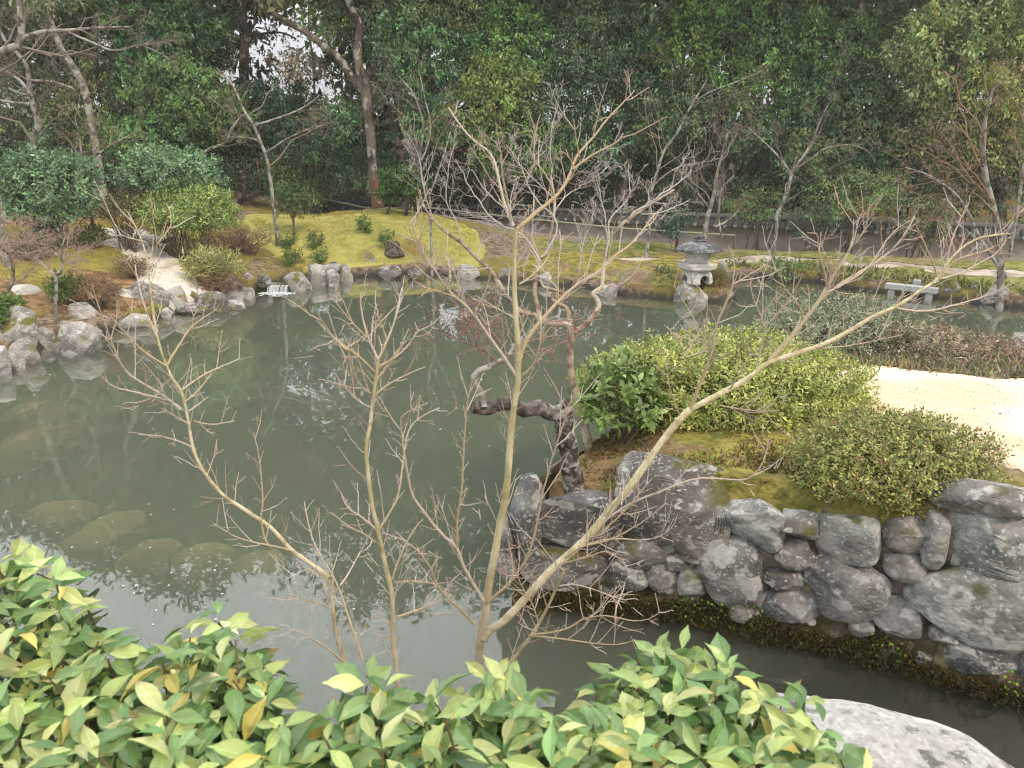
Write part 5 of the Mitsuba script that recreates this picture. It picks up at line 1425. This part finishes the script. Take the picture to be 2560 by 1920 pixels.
shrub_px('russet_shrub', 'reddish brown dry tuft under the dwarf bamboo grass', 415, 590, 535, 640, 12.75, 300, 0.04, [(0.17, 0.085, 0.045), (0.14, 0.08, 0.04)], 29, tpl=LEAF2, stems=16)
shrub_px('fern', 'dark fern clump between the large pale boulder and the small bare maple', 40, 510, 110, 560, 11.2, 160, 0.11, [(0.07, 0.11, 0.03), (0.09, 0.13, 0.04)], 30, cat='fern', tpl=LEAF2, wide=0.22, stems=8)
shrub_px('fern', 'green fern clump behind the round pale stone on the left shore', 105, 595, 175, 660, 10.9, 150, 0.09, [(0.09, 0.14, 0.035), (0.12, 0.16, 0.045)], 31, cat='fern', tpl=LEAF2, wide=0.25, stems=8)
shrub_px('fern', 'fresh green plant at the left edge above the large pale boulder', -20, 640, 40, 720, 10.0, 190, 0.08, [(0.10, 0.17, 0.04), (0.13, 0.20, 0.05)], 32, cat='plant', tpl=LEAF2, stems=8)
shrub_px('dwarf_bamboo', 'dark green plant at the top of the left path', 80, 475, 135, 505, 13.6, 140, 0.09, [(0.05, 0.10, 0.04), (0.08, 0.14, 0.05)], 33, cat='plant', tpl=LEAF2, wide=0.25, stems=8)
shrub_px('low_evergreen', 'dark green low bush beside the upper slabs of the left path', 165, 490, 230, 535, 13.4, 260, 0.06, [(0.07, 0.11, 0.035), (0.10, 0.14, 0.045)], 34, tpl=LEAF2, stems=8)
for i, (x0, y0, x1, y1, y, lab) in enumerate([(606, 510, 634, 534, 15.9, 'small green plant on the moss, at its left'), (664, 498, 696, 538, 15.9, 'taller small green plant on the moss with two tufts'), (612, 540, 648, 572, 15.1, 'small green plant on the moss just above the waterfall'), (772, 470, 800, 502, 17.4, 'small dark green plant on the upper moss right of the middle'),
                                               (820, 504, 846, 532, 16.1, 'small green plant beside the stump on the moss'), (680, 540, 706, 566, 15.2, 'tiny green seedling on the moss above the pointed rock')]):
    shrub_px('moss_plant', lab, x0, y0, x1, y1, y, 34, 0.10, [(0.06, 0.12, 0.03), (0.085, 0.15, 0.04)], 40 + i, cat='plant', tpl=LEAF2, wide=0.22, stems=5, flat_bottom=0.9)
k = thing('tree_stump', 'small dark cut stump on the moss bank', 'stump')
c = at_y(*S('B', (378, 432)), 16.4)
v, f = lathe([(0.001, -0.1), (0.24, -0.1), (0.16, 0.03), (0.13, 0.15), (0.115, 0.20), (0.08, 0.17), (0.001, 0.16)], 26, 0.14, 9)
scene[k] = mikit.ply((v + c, f), 'rough_bark_material', smooth=30)


# ------------------------------------------------------------------ trees
def tree(name, label, paths, y, crown=(), leaf=0.10, tone=(0.04, 0.07, 0.02), group=None, bark='bark_material', twig=None, twigc=((0.2, 0.17, 0.14), (0.24, 0.18, 0.15)), upper=(), seed=1, accent=None, aft=0.05, cat='tree', dens=1.0, droop=0.5, wide=0.48):
    """paths: traced trunk and limbs (survey D: x, y, radius px); crown: clumps (x, y, rx, ry px, distance offset, leaves); upper: clumps above the frame (dx, dz, r, leaves)."""
    g = np.random.default_rng(seed)
    k = thing(name, label, cat, group)
    mb, tw = MB(), Twigs()
    tips = []
    for q, pth in enumerate(paths):
        pth = np.array(pth, float)
        yy = y + (0 if q == 0 else g.normal() * 0.3) * np.linspace(0, 1, len(pth))
        P = np.array([at_y(a * K, b * K, c) for (a, b, _), c in zip(pth, yy)])
        if q == 0:
            P[0, 2] = min(P[0, 2], float(height(P[0, 0], P[0, 1])) - 0.1)
        R = pth[:, 2] * K / FPX * (y * CT + 0.5) * (0.82 if twig else 1.0)
        if q == 0:
            R[0] *= 1.25
        c = resample(np.column_stack([P, R]), max(10, 5 * len(pth)))
        p, r = wobble(g, c[:, :3], 0.012), c[:, 3]
        m = MB()
        gnarl(mb, p, r, 12 if r[0] > 0.05 else 7, 0.10, 4)
        tips.append((p, r))
        if twig:
            sprout(tw, g, p, r, 0, twig, *twigc)
    part(k, 'trunk', mb.ply(bark, smooth=True, color=False))
    if twig:
        mb = MB()
        tw.into(mb)
        part(k, 'twigs', mb.ply('twig_material', smooth=True), None, 'stuff')
    mb = MB()
    for x, yp, rx, ry, dy, n in crown:
        c = at_y(x * K, yp * K, y + dy)
        s = K / FPX * (y + dy) * 0.98
        tone_ = np.asarray(tone) * [0.86, 1.04, 0.92]
        mood = math.exp(g.normal() * 0.22) * np.exp(g.normal(size=3) * [0.14, 0.06, 0.14])
        clump(mb, g, c, (rx * s * 1.08, max(0.5, 0.6 * rx * s), ry * s * 1.08), int(n * dens * 1.35), leaf * 1.22 * g.uniform(0.85, 1.15), tone_ * mood, droop=droop, spray=0.15, accent=accent, aft=aft, wide=wide)
    for dx, dy, zz, r, n in upper:
        base = tips[0][0][0]
        clump(mb, g, np.array([base[0] + dx, base[1] + dy, zz]), (r, r, r * 0.7), int(n * 1.35), leaf * 2.5, tone, spray=0.3, droop=droop)
    if not mb.empty():
        part(k, 'crown', mb.ply('leaf_material'))
    return k


GREEN, DEEP, OLIVE, BRIGHT, YEL = (0.150, 0.225, 0.088), (0.115, 0.182, 0.098), (0.190, 0.208, 0.102), (0.185, 0.275, 0.104), (0.262, 0.284, 0.124)
UP = [(-1.6, 0.5, 7.2, 2.3, 2000), (1.7, 0.8, 7.8, 2.3, 2000), (0, 0.9, 9.0, 2.4, 2300), (-0.4, 0.6, 10.2, 1.7, 1100)]
UP2 = [(-1.2, 0, 7.6, 1.9, 1300), (1.2, 0.4, 8.2, 1.9, 1300), (0, 0.5, 9.2, 2.2, 1300)]
EV = 'tall evergreen trees of the wood behind the pond'
tree('evergreen_tree', 'tall forked tree with a red-barked foot on the moss bank', [[(818, 462, 13), (812, 420, 11), (806, 370, 10), (800, 290, 10), (792, 225, 11), (788, 195, 11), (776, 150, 10), (772, 110, 9), (776, 60, 8), (760, 20, 8), (742, -30, 7), (720, -160, 6), (735, -330, 4)],
      [(789, 200, 9), (760, 168, 9), (735, 130, 8), (700, 100, 7), (660, 70, 6), (600, 35, 5), (560, 8, 4), (520, -40, 3)]], 19.8,
     [(690, 45, 70, 45, 0.2, 700), (860, 50, 70, 60, 0.5, 1500), (640, 140, 60, 35, 0.3, 500), (735, 250, 60, 40, .6, 700), (850, 170, 70, 60, .6, 1400)], 0.10, OLIVE, EV, upper=UP, seed=101, accent=(0.22, 0.16, 0.04))
c_ = np.array([at_y(q[0] * K, q[1] * K, 19.78) for q in [(818, 464), (815, 440), (812, 420), (809, 395), (807, 380)]])
mb = MB()
gnarl(mb, c_, np.array([0.195, 0.155, 0.132, 0.120, 0.095]), 14, 0.30, 5)
part('evergreen_tree', 'bark', mb.ply('red_bark_material', smooth=True, color=False), 'peeled red brown bark at the foot of the trunk')
scene['red_bark_material'] = two_bumped(diffuse(lambda p, n, uv: mix((0.095, 0.055, 0.04), (0.22, 0.115, 0.08), fbm(p.x * 14, p.y * 14, p.z * 3, 4))), soil_bump(0.02, 20))
tree('evergreen_tree', 'upright evergreen with a lichen-spotted trunk and bright glossy leaves in the middle', [[(1052, 430, 13), (1047, 370, 11), (1040, 320, 10), (1032, 260, 10), (1025, 190, 11), (1018, 100, 9), (1028, 20, 7), (1030, -60, 6), (1015, -260, 4)], [(1024, 190, 8), (1000, 100, 8), (965, 50, 6), (935, -20, 6), (900, -140, 4)]], 20.5,
     [(905, 110, 110, 90, -.3, 3800), (1075, 215, 95, 95, -.5, 4000), (1110, 320, 90, 65, -.7, 3000), (985, 250, 60, 60, -.2, 1300), (1100, 90, 90, 80, 0, 3000), (930, 260, 60, 50, 0, 1200), (985, 20, 70, 50, -.3, 1500), (1180, 270, 70, 70, -.4, 2200)], 0.095, BRIGHT, EV, upper=UP, seed=102)
tree('evergreen_tree', 'dark evergreen with a curved leaning trunk behind the red-footed tree', [[(880, 440, 9), (868, 351, 8), (860, 290, 8), (847, 246, 7), (815, 221, 6), (790, 205, 5), (750, 160, 4)]], 21.0,
     [(780, 330, 80, 45, .3, 1500), (880, 300, 50, 40, .2, 800), (710, 330, 60, 30, .4, 700), (760, 385, 60, 28, .4, 700)], 0.09, DEEP, EV, seed=103)
tree('evergreen_tree', 'dark broad evergreen with a forked black trunk right of the middle', [[(1352, 470, 12), (1345, 380, 11), (1350, 246, 11), (1336, 200, 10), (1322, 148, 9), (1301, 95, 8), (1290, 0, 6), (1300, -200, 4)], [(1350, 250, 9), (1357, 211, 9), (1364, 158, 8), (1357, 98, 7), (1370, 0, 5)]], 20.8,
     [(1290, 90, 110, 85, -.3, 3800), (1270, 200, 90, 75, -.5, 2800), (1400, 150, 90, 90, -.2, 2800), (1215, 110, 70, 80, .2, 1800), (1420, 270, 60, 50, -.3, 1400), (1290, 310, 80, 50, -.2, 1800), (1390, 40, 80, 50, 0, 1800)], 0.095, DEEP, EV, upper=UP, seed=104)
tree('evergreen_tree', 'slim dark-trunked evergreen with mid green leaves above the crooked tree', [[(1552, 500, 12), (1555, 420, 11), (1557, 330, 11), (1557, 264, 11), (1575, 211, 12), (1599, 141, 12), (1610, 70, 10), (1624, 10, 9), (1650, -120, 6), (1640, -300, 4)], [(1600, 140, 7), (1580, 90, 6), (1550, 40, 5), (1530, 0, 4)]], 20.2,
     [(1500, 95, 90, 75, -.2, 2600), (1660, 180, 100, 85, -.4, 3400), (1600, 30, 80, 50, -.2, 1600), (1700, 80, 80, 80, -.3, 2400), (1480, 230, 70, 70, -.3, 1600), (1650, 280, 90, 50, -.4, 2000)], 0.10, GREEN, EV, upper=UP, seed=105)
tree('evergreen_tree', 'second dark trunk close beside the slim evergreen', [[(1530, 480, 8), (1532, 400, 8), (1532, 340, 8), (1538, 246, 7), (1520, 120, 6), (1500, 0, 5)]], 21.6, [(1520, 180, 60, 60, 0, 900), (1440, 340, 60, 40, .2, 800)], 0.10, DEEP, EV, seed=106, upper=UP2)
tree('evergreen_tree', 'spreading evergreen with hanging glossy leaves above the thin pale maple', [[(1790, 520, 9), (1785, 430, 9), (1800, 330, 9), (1830, 220, 8), (1850, 100, 7), (1860, -40, 5)], [(1830, 220, 5), (1790, 150, 4), (1750, 90, 3)]], 19.6,
     [(1790, 95, 90, 75, -.3, 2600), (1850, 230, 100, 75, -.5, 3200), (1770, 330, 85, 55, -.6, 2400), (1900, 60, 80, 60, .2, 1800), (1880, 330, 80, 45, -.3, 1800), (1760, 215, 70, 60, -.3, 1700)], 0.10, GREEN, EV, upper=UP, seed=107)
tree('evergreen_tree', 'pale yellow green evergreen in the upper right corner', [[(2165, 540, 13), (2160, 430, 12), (2172, 316, 11), (2150, 200, 9), (2120, 60, 8), (2110, -100, 6)], [(2165, 330, 7), (2200, 240, 6), (2230, 140, 5)]], 18.6,
     [(2030, 110, 110, 90, -.3, 3600), (2150, 210, 110, 90, -.4, 3600), (2040, 270, 100, 70, -.3, 2800), (2170, 70, 100, 80, -.2, 2800), (2120, 330, 90, 45, -.2, 1800), (2200, 330, 60, 60, .2, 1200)], 0.10, YEL, EV, upper=UP, seed=108)
tree('evergreen_tree', 'dark leaning trunk low at the right behind the pale maple twigs', [[(1945, 500, 9), (1958, 422, 9), (1975, 380, 8), (1990, 330, 7), (2010, 250, 6), (2020, 100, 5)]], 19.6, [(1960, 300, 60, 50, .4, 1000), (1990, 190, 60, 60, .4, 1200)], 0.10, OLIVE, EV, seed=109, upper=UP2)
tree('evergreen_tree', 'feathery olive evergreen in the upper left corner', [[(130, 470, 9), (135, 300, 8), (120, 150, 7), (110, 0, 6), (100, -160, 4)]], 21.5,
     [(40, 90, 110, 70, .2, 2200), (180, 110, 100, 75, .3, 2400), (60, 220, 100, 70, 0, 2400), (200, 230, 100, 70, 0, 2600), (120, 300, 100, 50, -.2, 1800), (130, 30, 90, 40, .3, 1200)], 0.095, OLIVE, EV, upper=UP, seed=110)
tree('evergreen_tree', 'drooping green evergreen left of the gap of bright sky', [[(303, 460, 6), (306, 300, 6), (306, 120, 6), (300, 0, 5), (295, -140, 4)]], 20.6,
     [(390, 190, 110, 70, -.3, 3000), (330, 120, 90, 60, .2, 1800), (450, 250, 90, 55, -.4, 2400), (370, 290, 100, 45, -.2, 2200), (280, 300, 80, 45, 0, 1600), (410, 60, 90, 55, .2, 1600), (300, 30, 80, 40, .3, 1000)], 0.105, GREEN, EV, upper=UP, seed=111)
tree('evergreen_tree', 'straight dark trunk standing in the gap of bright sky at the left', [[(535, 440, 10), (530, 300, 10), (527, 158, 10), (527, 88, 9), (524, 0, 8), (525, -160, 6)], [(527, 100, 4), (560, 75, 3), (600, 70, 2), (640, 85, 1.5)]], 22.0,
     [(590, 110, 85, 65, .3, 420), (665, 150, 60, 40, .5, 380), (480, 85, 40, 45, .4, 260), (440, 40, 70, 35, 0, 800), (600, 215, 90, 45, -.4, 1900), (500, 300, 90, 50, -.4, 1900), (640, 270, 80, 50, -.3, 1700), (560, 350, 90, 40, -.4, 1700), (455, 130, 50, 40, 0, 600), (680, 390, 60, 30, -.2, 700)], 0.095, DEEP, EV, upper=UP, seed=112, accent=(0.10, 0.15, 0.05), aft=0.12)
tree('evergreen_tree', 'thin grey trunk rising straight beside the forked red-footed tree', [[(806, 440, 5), (803, 250, 5), (800, 100, 5), (795, -60, 4)]], 22.5, [(820, 10, 60, 40, 0, 600), (760, 150, 40, 40, 0, 400)], 0.10, GREEN, EV, seed=113)
tree('leaning_tree', 'leaning grey trunk with lichen among the dark leaves at the upper left', [[(205, 300, 7), (186, 204, 7), (172, 169, 7), (151, 134, 6.5), (134, 109, 6), (110, 40, 5), (100, -30, 4)]], 18.2, [(100, 10, 60, 30, 0, 400)], 0.09, OLIVE, None, 'pale_bark_material', seed=114)
TW = dict(depth=4, k=(5, 4, 3, 2), n=(9, 7, 5, 3), angle=0.75, ratio=0.44, rk=0.42, rmin=0.0019, wob=0.18, kink=0.04, up=0.06, **{'from': 0.42})
TWF = dict(depth=4, k=(5, 4, 3, 2), n=(8, 7, 5, 3), angle=0.8, ratio=0.48, rk=0.42, rmin=0.0018, wob=0.15, kink=0.04, up=0.02, flat=0.55, **{'from': 0.42})
PALE2 = ((0.21, 0.18, 0.14), (0.19, 0.135, 0.10))
tree('white_barked_tree', 'crooked white-barked bare tree standing at the left edge', [[(80, 480, 9), (72, 422, 8.5), (72, 330, 8), (74, 292, 8), (83, 267, 8), (76, 239, 7.5), (67, 211, 6.5), (62, 169, 6), (60, 151, 5), (40, 118, 4), (21, 102, 3.5), (0, 63, 3)],
      [(63, 200, 4), (40, 172, 3.5), (0, 148, 3)], [(62, 206, 4), (30, 197, 3.5), (0, 176, 3), (-30, 160, 2)], [(66, 225, 4), (30, 222, 3.5), (0, 216, 3), (-40, 200, 2)], [(67, 174, 3.5), (105, 176, 3), (160, 192, 2)]], 14.4, bark='pale_bark_material', twig=TWF, twigc=PALE2, seed=115)
tree('lichen_tree', 'thick lichen-covered boughs reaching in from the upper left corner', [[(-60, 190, 9), (0, 110, 8), (39, 98, 8), (46, 46, 8), (42, 0, 7), (30, -60, 6)], [(40, 85, 5), (105, 67, 5), (148, 65, 4), (211, 60, 3), (281, 58, 2)], [(148, 70, 3.5), (197, 91, 3), (246, 109, 3), (302, 98, 2), (352, 92, 1.5)], [(300, 98, 2), (340, 112, 1.8), (385, 150, 1.2)]], 12.5, bark='pale_bark_material', twig=TWF, twigc=PALE2, seed=116)
tree('bare_maple', 'slender bare maple with a wide flat spray of twigs above the left slope', [[(592, 440, 5), (583, 380, 4.5), (577, 344, 4.5), (562, 306, 4), (548, 271, 3.8), (527, 239, 3.2), (506, 190, 2.6), (471, 151, 1.8)], [(548, 271, 3), (600, 255, 2.5), (650, 235, 2), (690, 205, 1.3)], [(577, 330, 3), (640, 290, 2), (700, 270, 1.3)],
      [(420, 350, 4.5), (457, 320, 4), (485, 310, 3.5), (503, 274, 3), (528, 246, 2.6)], [(562, 306, 3), (530, 297, 2.2), (480, 295, 1.5)]], 16.5, bark='pale_bark_material', twig=TWF, twigc=PALE2, seed=117)
tree('bare_maple', 'two-stemmed bare shrub maple leaning over the left slope', [[(190, 405, 4), (176, 352, 3.6), (176, 335, 3), (172, 300, 2), (160, 250, 1.2)], [(178, 354, 3.2), (215, 330, 2.5), (255, 305, 2), (300, 285, 1.3)]], 15.2, bark='pale_bark_material', twig=TWF, twigc=((0.27, 0.25, 0.14), (0.26, 0.20, 0.12)), seed=118)
tree('bare_maple', 'thin pale bare maple with an S-shaped stem on the far bank at the right', [[(1672, 566, 5), (1674, 520, 5), (1677, 492, 5), (1677, 468, 5), (1687, 447, 5), (1705, 397, 4.5), (1708, 380, 4), (1738, 333, 3), (1757, 299, 2.4), (1772, 260, 1.8), (1795, 215, 1.2)], [(1708, 376, 3), (1680, 337, 2.5), (1652, 309, 2), (1610, 270, 1.3)], [(1715, 366, 2.6), (1750, 344, 2.2), (1786, 320, 2), (1831, 313, 1.5), (1880, 330, 1)]], 15.2,
     bark='pale_bark_material', twig=TW, twigc=PALE2, seed=119)
tree('bare_maple', 'orange brown bare maple with dense twigs at the right edge', [[(2172, 610, 8), (2160, 540, 8), (2144, 439, 7), (2130, 387, 7), (2123, 316, 7), (2130, 250, 4), (2150, 180, 3)], [(2175, 600, 5), (2120, 520, 4), (2080, 440, 3.5), (2046, 404, 3), (1990, 372, 2), (1954, 362, 1.4)], [(2180, 560, 4), (2200, 440, 4), (2215, 300, 3), (2200, 200, 2)], [(2160, 540, 4), (2195, 470, 3), (2240, 430, 2)], [(2120, 520, 3), (2060, 470, 2.4), (2040, 430, 1.5)]], 12.6,
     bark='pale_bark_material', twig=dict(TW, n=(11, 7, 4, 3)), twigc=((0.27, 0.17, 0.10), (0.30, 0.19, 0.15)), seed=120)
tree('bare_maple', 'straggly bare tree with grey and yellowish twigs behind the stone lantern', [[(1520, 520, 7), (1528, 470, 6), (1540, 430, 5), (1548, 380, 4), (1560, 330, 2.5), (1575, 280, 1.6)], [(1560, 512, 3.2), (1552, 460, 3), (1556, 420, 2.2), (1585, 380, 1.6)], [(1532, 450, 3), (1500, 410, 2), (1470, 385, 1.3)], [(1545, 490, 3), (1580, 470, 2.2), (1610, 430, 1.4)]], 16.0, bark='pale_bark_material', twig=TW, twigc=((0.30, 0.26, 0.20), (0.28, 0.22, 0.13)), seed=121)
tree('bare_maple', 'bare tree with feathery upswept twigs left of the young maple', [[(930, 525, 3.6), (929, 430, 3.4), (915, 395, 3.4), (907, 351, 3.4), (914, 274, 3), (900, 218, 2.4), (857, 162, 1.6)], [(907, 351, 2.6), (930, 270, 2.2), (918, 215, 1.6), (905, 150, 1)], [(929, 420, 2.4), (960, 330, 2), (980, 260, 1.4)], [(915, 395, 2.2), (890, 340, 1.8), (868, 305, 1.2)]], 15.4, bark='pale_bark_material', twig=TW, twigc=PALE2, seed=122)
tree('bare_maple', 'long pale bare stem curving up to the right above the crooked tree', [[(1392, 560, 4.5), (1404, 470, 4), (1403, 436, 4), (1420, 370, 3.6), (1434, 327, 3.4), (1462, 288, 3), (1487, 239, 2.6), (1504, 211, 2.2), (1529, 169, 1.4)], [(1505, 215, 2), (1540, 196, 1.6), (1585, 179, 1.4), (1650, 151, 1)], [(1412, 400, 2.2), (1470, 360, 1.8), (1520, 350, 1.2)]], 15.8, bark='pale_bark_material', twig=TW, twigc=PALE2, seed=123)
tree('small_bonsai_maple', 'small bare maple with crooked pale branches on the left shore rocks', [[(122, 688, 5.5), (119, 660, 5), (122, 630, 4.5), (121, 596, 4), (133, 580, 3), (133, 545, 2.4), (143, 505, 1.4)], [(121, 596, 3), (112, 588, 2.8), (80, 560, 2.4), (45, 543, 1.8), (10, 530, 1.2)], [(133, 560, 2), (110, 540, 1.7), (85, 525, 1.1)], [(126, 600, 2), (155, 580, 1.5), (165, 560, 1)]], 10.7, bark='pale_bark_material',
     twig=dict(TWF, n=(10, 7, 5, 4), ratio=0.55), twigc=((0.38, 0.31, 0.25), (0.36, 0.24, 0.20)), seed=124)
tree('small_bonsai_maple', 'small bare maple with reddish twigs at the left edge above the ferns', [[(12, 680, 6), (14, 640, 5), (28, 600, 4.5), (26, 565, 4), (18, 548, 3)], [(20, 552, 2.6), (50, 530, 2), (90, 512, 1.3)], [(18, 548, 2.6), (-10, 525, 2)], [(24, 560, 2), (60, 548, 1.5), (100, 535, 1)]], 10.9, bark='pale_bark_material', twig=dict(TWF, n=(11, 7, 5, 4), ratio=0.55), twigc=((0.38, 0.29, 0.24), (0.38, 0.24, 0.21)), seed=125)
tree('small_evergreen', 'small bright green tree right of the red-footed trunk', [[(875, 478, 4), (878, 440, 3.5), (870, 405, 3), (868, 370, 2)], [(832, 470, 3), (845, 440, 2.6), (855, 400, 2)]], 18.6, [(865, 385, 48, 26, -.1, 1300), (845, 412, 30, 16, 0, 400), (900, 430, 24, 16, 0, 250)], 0.085, (0.085, 0.15, 0.04), seed=126, cat='tree')
tree('small_evergreen', 'small rounded olive tree standing on the moss bank', [[(634, 495, 3), (634, 470, 2.6), (640, 440, 2)], [(634, 475, 2), (620, 445, 1.5)], [(635, 470, 2), (655, 440, 1.4)]], 17.2, [(635, 430, 42, 36, 0, 750), (615, 410, 28, 20, 0, 250), (660, 435, 25, 25, 0, 250)], 0.06, (0.105, 0.115, 0.045), seed=127, twig=TW, twigc=PALE2)
tree('crooked_pine', 'low crooked trunk arching over the back path at the left', [[(488, 452, 7), (520, 432, 6), (545, 425, 5), (560, 400, 4), (555, 340, 3)], [(515, 436, 4.5), (527, 420, 4), (526, 385, 3.5), (520, 370, 3)]], 20.3, [(600, 375, 35, 40, -.2, 700), (545, 400, 40, 20, 0, 300), (500, 370, 50, 30, 0, 600)], 0.08, (0.075, 0.12, 0.04), seed=128)
tree('small_evergreen', 'grey blue leafy small tree left of the stone lantern', [[(1462, 510, 3), (1465, 480, 2.5), (1458, 450, 2)]], 16.6, [(1462, 468, 36, 24, 0, 550), (1440, 490, 22, 14, 0, 180)], 0.08, (0.075, 0.115, 0.07), seed=129)
for i, (x, yp, rx, ry, y, n, tone, lab) in enumerate([
        (1640, 440, 75, 40, 17.9, 1500, GREEN, 'dull green understorey bush right of the lantern in front of the wall'), (1850, 420, 110, 50, 17.4, 2300, BRIGHT, 'fresh green understorey bush in front of the wall at the right'), (1760, 470, 60, 35, 17.6, 1000, DEEP, 'dark understorey bush on the wall right of the thin pale maple'),
        (1995, 470, 85, 50, 17.0, 1500, OLIVE, 'grey green understorey bush low at the right under the leaning trunk'), (1240, 410, 90, 45, 22.0, 1500, DEEP, 'dark understorey bush behind the young maple top'), (1150, 450, 90, 30, 22.4, 1100, DEEP, 'dark low bush along the tiled wall in the middle'),
        (950, 400, 60, 40, 22.5, 900, DEEP, 'dark understorey bush behind the feathery bare tree'), (700, 400, 70, 40, 23.5, 1000, DEEP, 'dark bush behind the rail left of the red-footed tree'), (420, 390, 80, 40, 19.5, 1200, DEEP, 'dark bush behind the light yellow green shrub'), (250, 380, 70, 50, 18.5, 1200, (0.028, 0.05, 0.016), 'very dark bush between the two blue green shrubs'),
        (1700, 575, 40, 22, 14.9, 420, BRIGHT, 'leafy green plant on the far bank under the thin pale maple'), (1440, 590, 34, 18, 14.0, 260, GREEN, 'low green plant on the bank left of the lantern'), (2080, 420, 90, 55, 19.5, 1500, GREEN, 'green understorey bush behind the orange brown maple'), (60, 400, 90, 60, 17.5, 1300, DEEP, 'dark bush behind the white-barked tree'), (1450, 420, 70, 40, 21.0, 900, DEEP, 'dark bush behind the straggly bare tree')]):
    k = thing('understorey_bush', lab, 'bush')
    g = np.random.default_rng(200 + i)
    mb = MB()
    c = at_y(x * K, yp * K, y)
    s = K / FPX * y
    clump(mb, g, c, (rx * s, max(0.35, 0.6 * rx * s), ry * s), n, 0.085, tone, spray=0.13)
    part(k, 'foliage', mb.ply('leaf_material'), None, 'stuff')
    tw = Twigs()
    hh = float(height(c[0], c[1]))
    for q in range(7):
        f0 = np.array([c[0] + g.normal() * 0.15, c[1] + g.normal() * 0.1, hh - 0.05])
        tw.add(resample(np.array([f0, (f0 + c) / 2 + g.normal(size=3) * 0.08, c + g.normal(size=3) * np.array([rx, rx * .6, ry]) * s * 0.5]), 6), np.linspace(0.018, 0.005, 6), (0.10, 0.08, 0.06), 5)
    mb = MB()
    tw.into(mb)
    part(k, 'stem', mb.ply('twig_material', smooth=True))

# ------------------------------------------------------------------ the wood beyond
wd = np.random.default_rng(301)
mb, tk = MB(), MB()
gap_c = at_y(620 * K, 95 * K, 30.0)
for q in range(640):
    y = wd.uniform(25.5, 44)
    x = wd.uniform(-1.05, 1.05) * y * 0.85
    zc = wd.uniform(0.8, 11) if q % 3 else wd.uniform(0.6, 3.2)
    ang, el = x / y, (zc - EYE) / y
    if -0.345 < ang < -0.215 and 0.035 < el < 0.175:
        continue
    if abs(ang - 0.375) < 0.05 and el > 0.135:
        continue
    clump(mb, wd, (x, y, zc), (2.0, 1.3, 1.3), 208, 0.40, (DEEP, GREEN, OLIVE, (0.095, 0.080, 0.055))[wd.integers(0, 4)], per=13, spray=0.3, droop=0.4)
for q in range(34):
    y = wd.uniform(25.5, 40)
    x = wd.uniform(-1, 1) * y * 0.8
    if -0.35 < x / y < -0.21 and q % 2:
        continue
    r = wd.uniform(0.06, 0.16)
    zz = np.linspace(-0.2, 11, 9)
    p = np.stack([x + wd.normal() * 0.6 * np.clip(zz / 10, 0, 2) ** 1.3 + wd.normal(size=9) * 0.05, y + wd.normal(size=9) * 0.05, zz + float(height(x, y))], 1)
    tubes(tk, p[None], np.linspace(r, r * 0.5, 9)[None], (0.07, 0.058, 0.045), 7)
for q in range(210):
    x, y, zc = wd.uniform(-19, 17), wd.uniform(22.8, 27), wd.uniform(5.2, 9.6)
    if -0.345 < x / y < -0.215 and (zc - EYE) / y < 0.225:
        continue
    clump(mb, wd, (x, y, zc), (1.7, 1.2, 1.1), 170, 0.42, (DEEP, GREEN, OLIVE)[wd.integers(0, 3)], per=13, spray=0.3, droop=0.4)
for q in range(130):
    x = wd.uniform(-14, 15)
    y = 25.5 - (x + 9.7) * 0.415 + wd.uniform(0.7, 3.5)
    clump(mb, wd, (x, y, wd.uniform(0.5, 2.2)), (1.1, 0.6, 0.7), 220, 0.14, (DEEP, GREEN, OLIVE)[wd.integers(0, 3)], per=20, spray=0.2, droop=0.4)
k = thing('woods', 'dim mass of leaves and trunks of the wood beyond the garden wall', 'woods', kind='stuff')
part(k, 'foliage', mb.ply('leaf_material'), None, 'stuff')
part(k, 'trunk', tk.ply('twig_material', smooth=True), None, 'stuff')

# ------------------------------------------------------------------ petals afloat
fl = np.random.default_rng(401)
for tile, n, (x0, y0, x1, y1) in [('A', 22, (0, 1150, 2200, 1650)), ('E', 36, (20, 20, 1500, 800)), ('B', 16, (0, 1000, 1000, 1640)), ('F', 8, (0, 560, 700, 860))]:
    for _ in range(n):
        c = at_z(*S(tile, (fl.uniform(x0, x1), fl.uniform(y0, y1))), 0.0)
        k = thing('floating_petal', 'small white petal floating on the pond', 'petal', 'white petals floating on the pond')
        r = fl.uniform(0.005, 0.010) * (c[1] / 5) ** 0.6
        an = np.arange(8) * np.pi / 4
        rr = r * fl.uniform(0.6, 1.2, 8)
        v = np.vstack([np.column_stack([rr * np.cos(an), rr * np.sin(an) * 0.8, np.full(8, 0.0065)]), [[0, 0, 0.0055]], [[0, 0, 0.0045]]]) + [c[0], c[1], 0]
        scene[k] = mikit.ply((v, [(q, (q + 1) % 8, 8) for q in range(8)] + [((q + 1) % 8, q, 9) for q in range(8)]), 'petal_material')
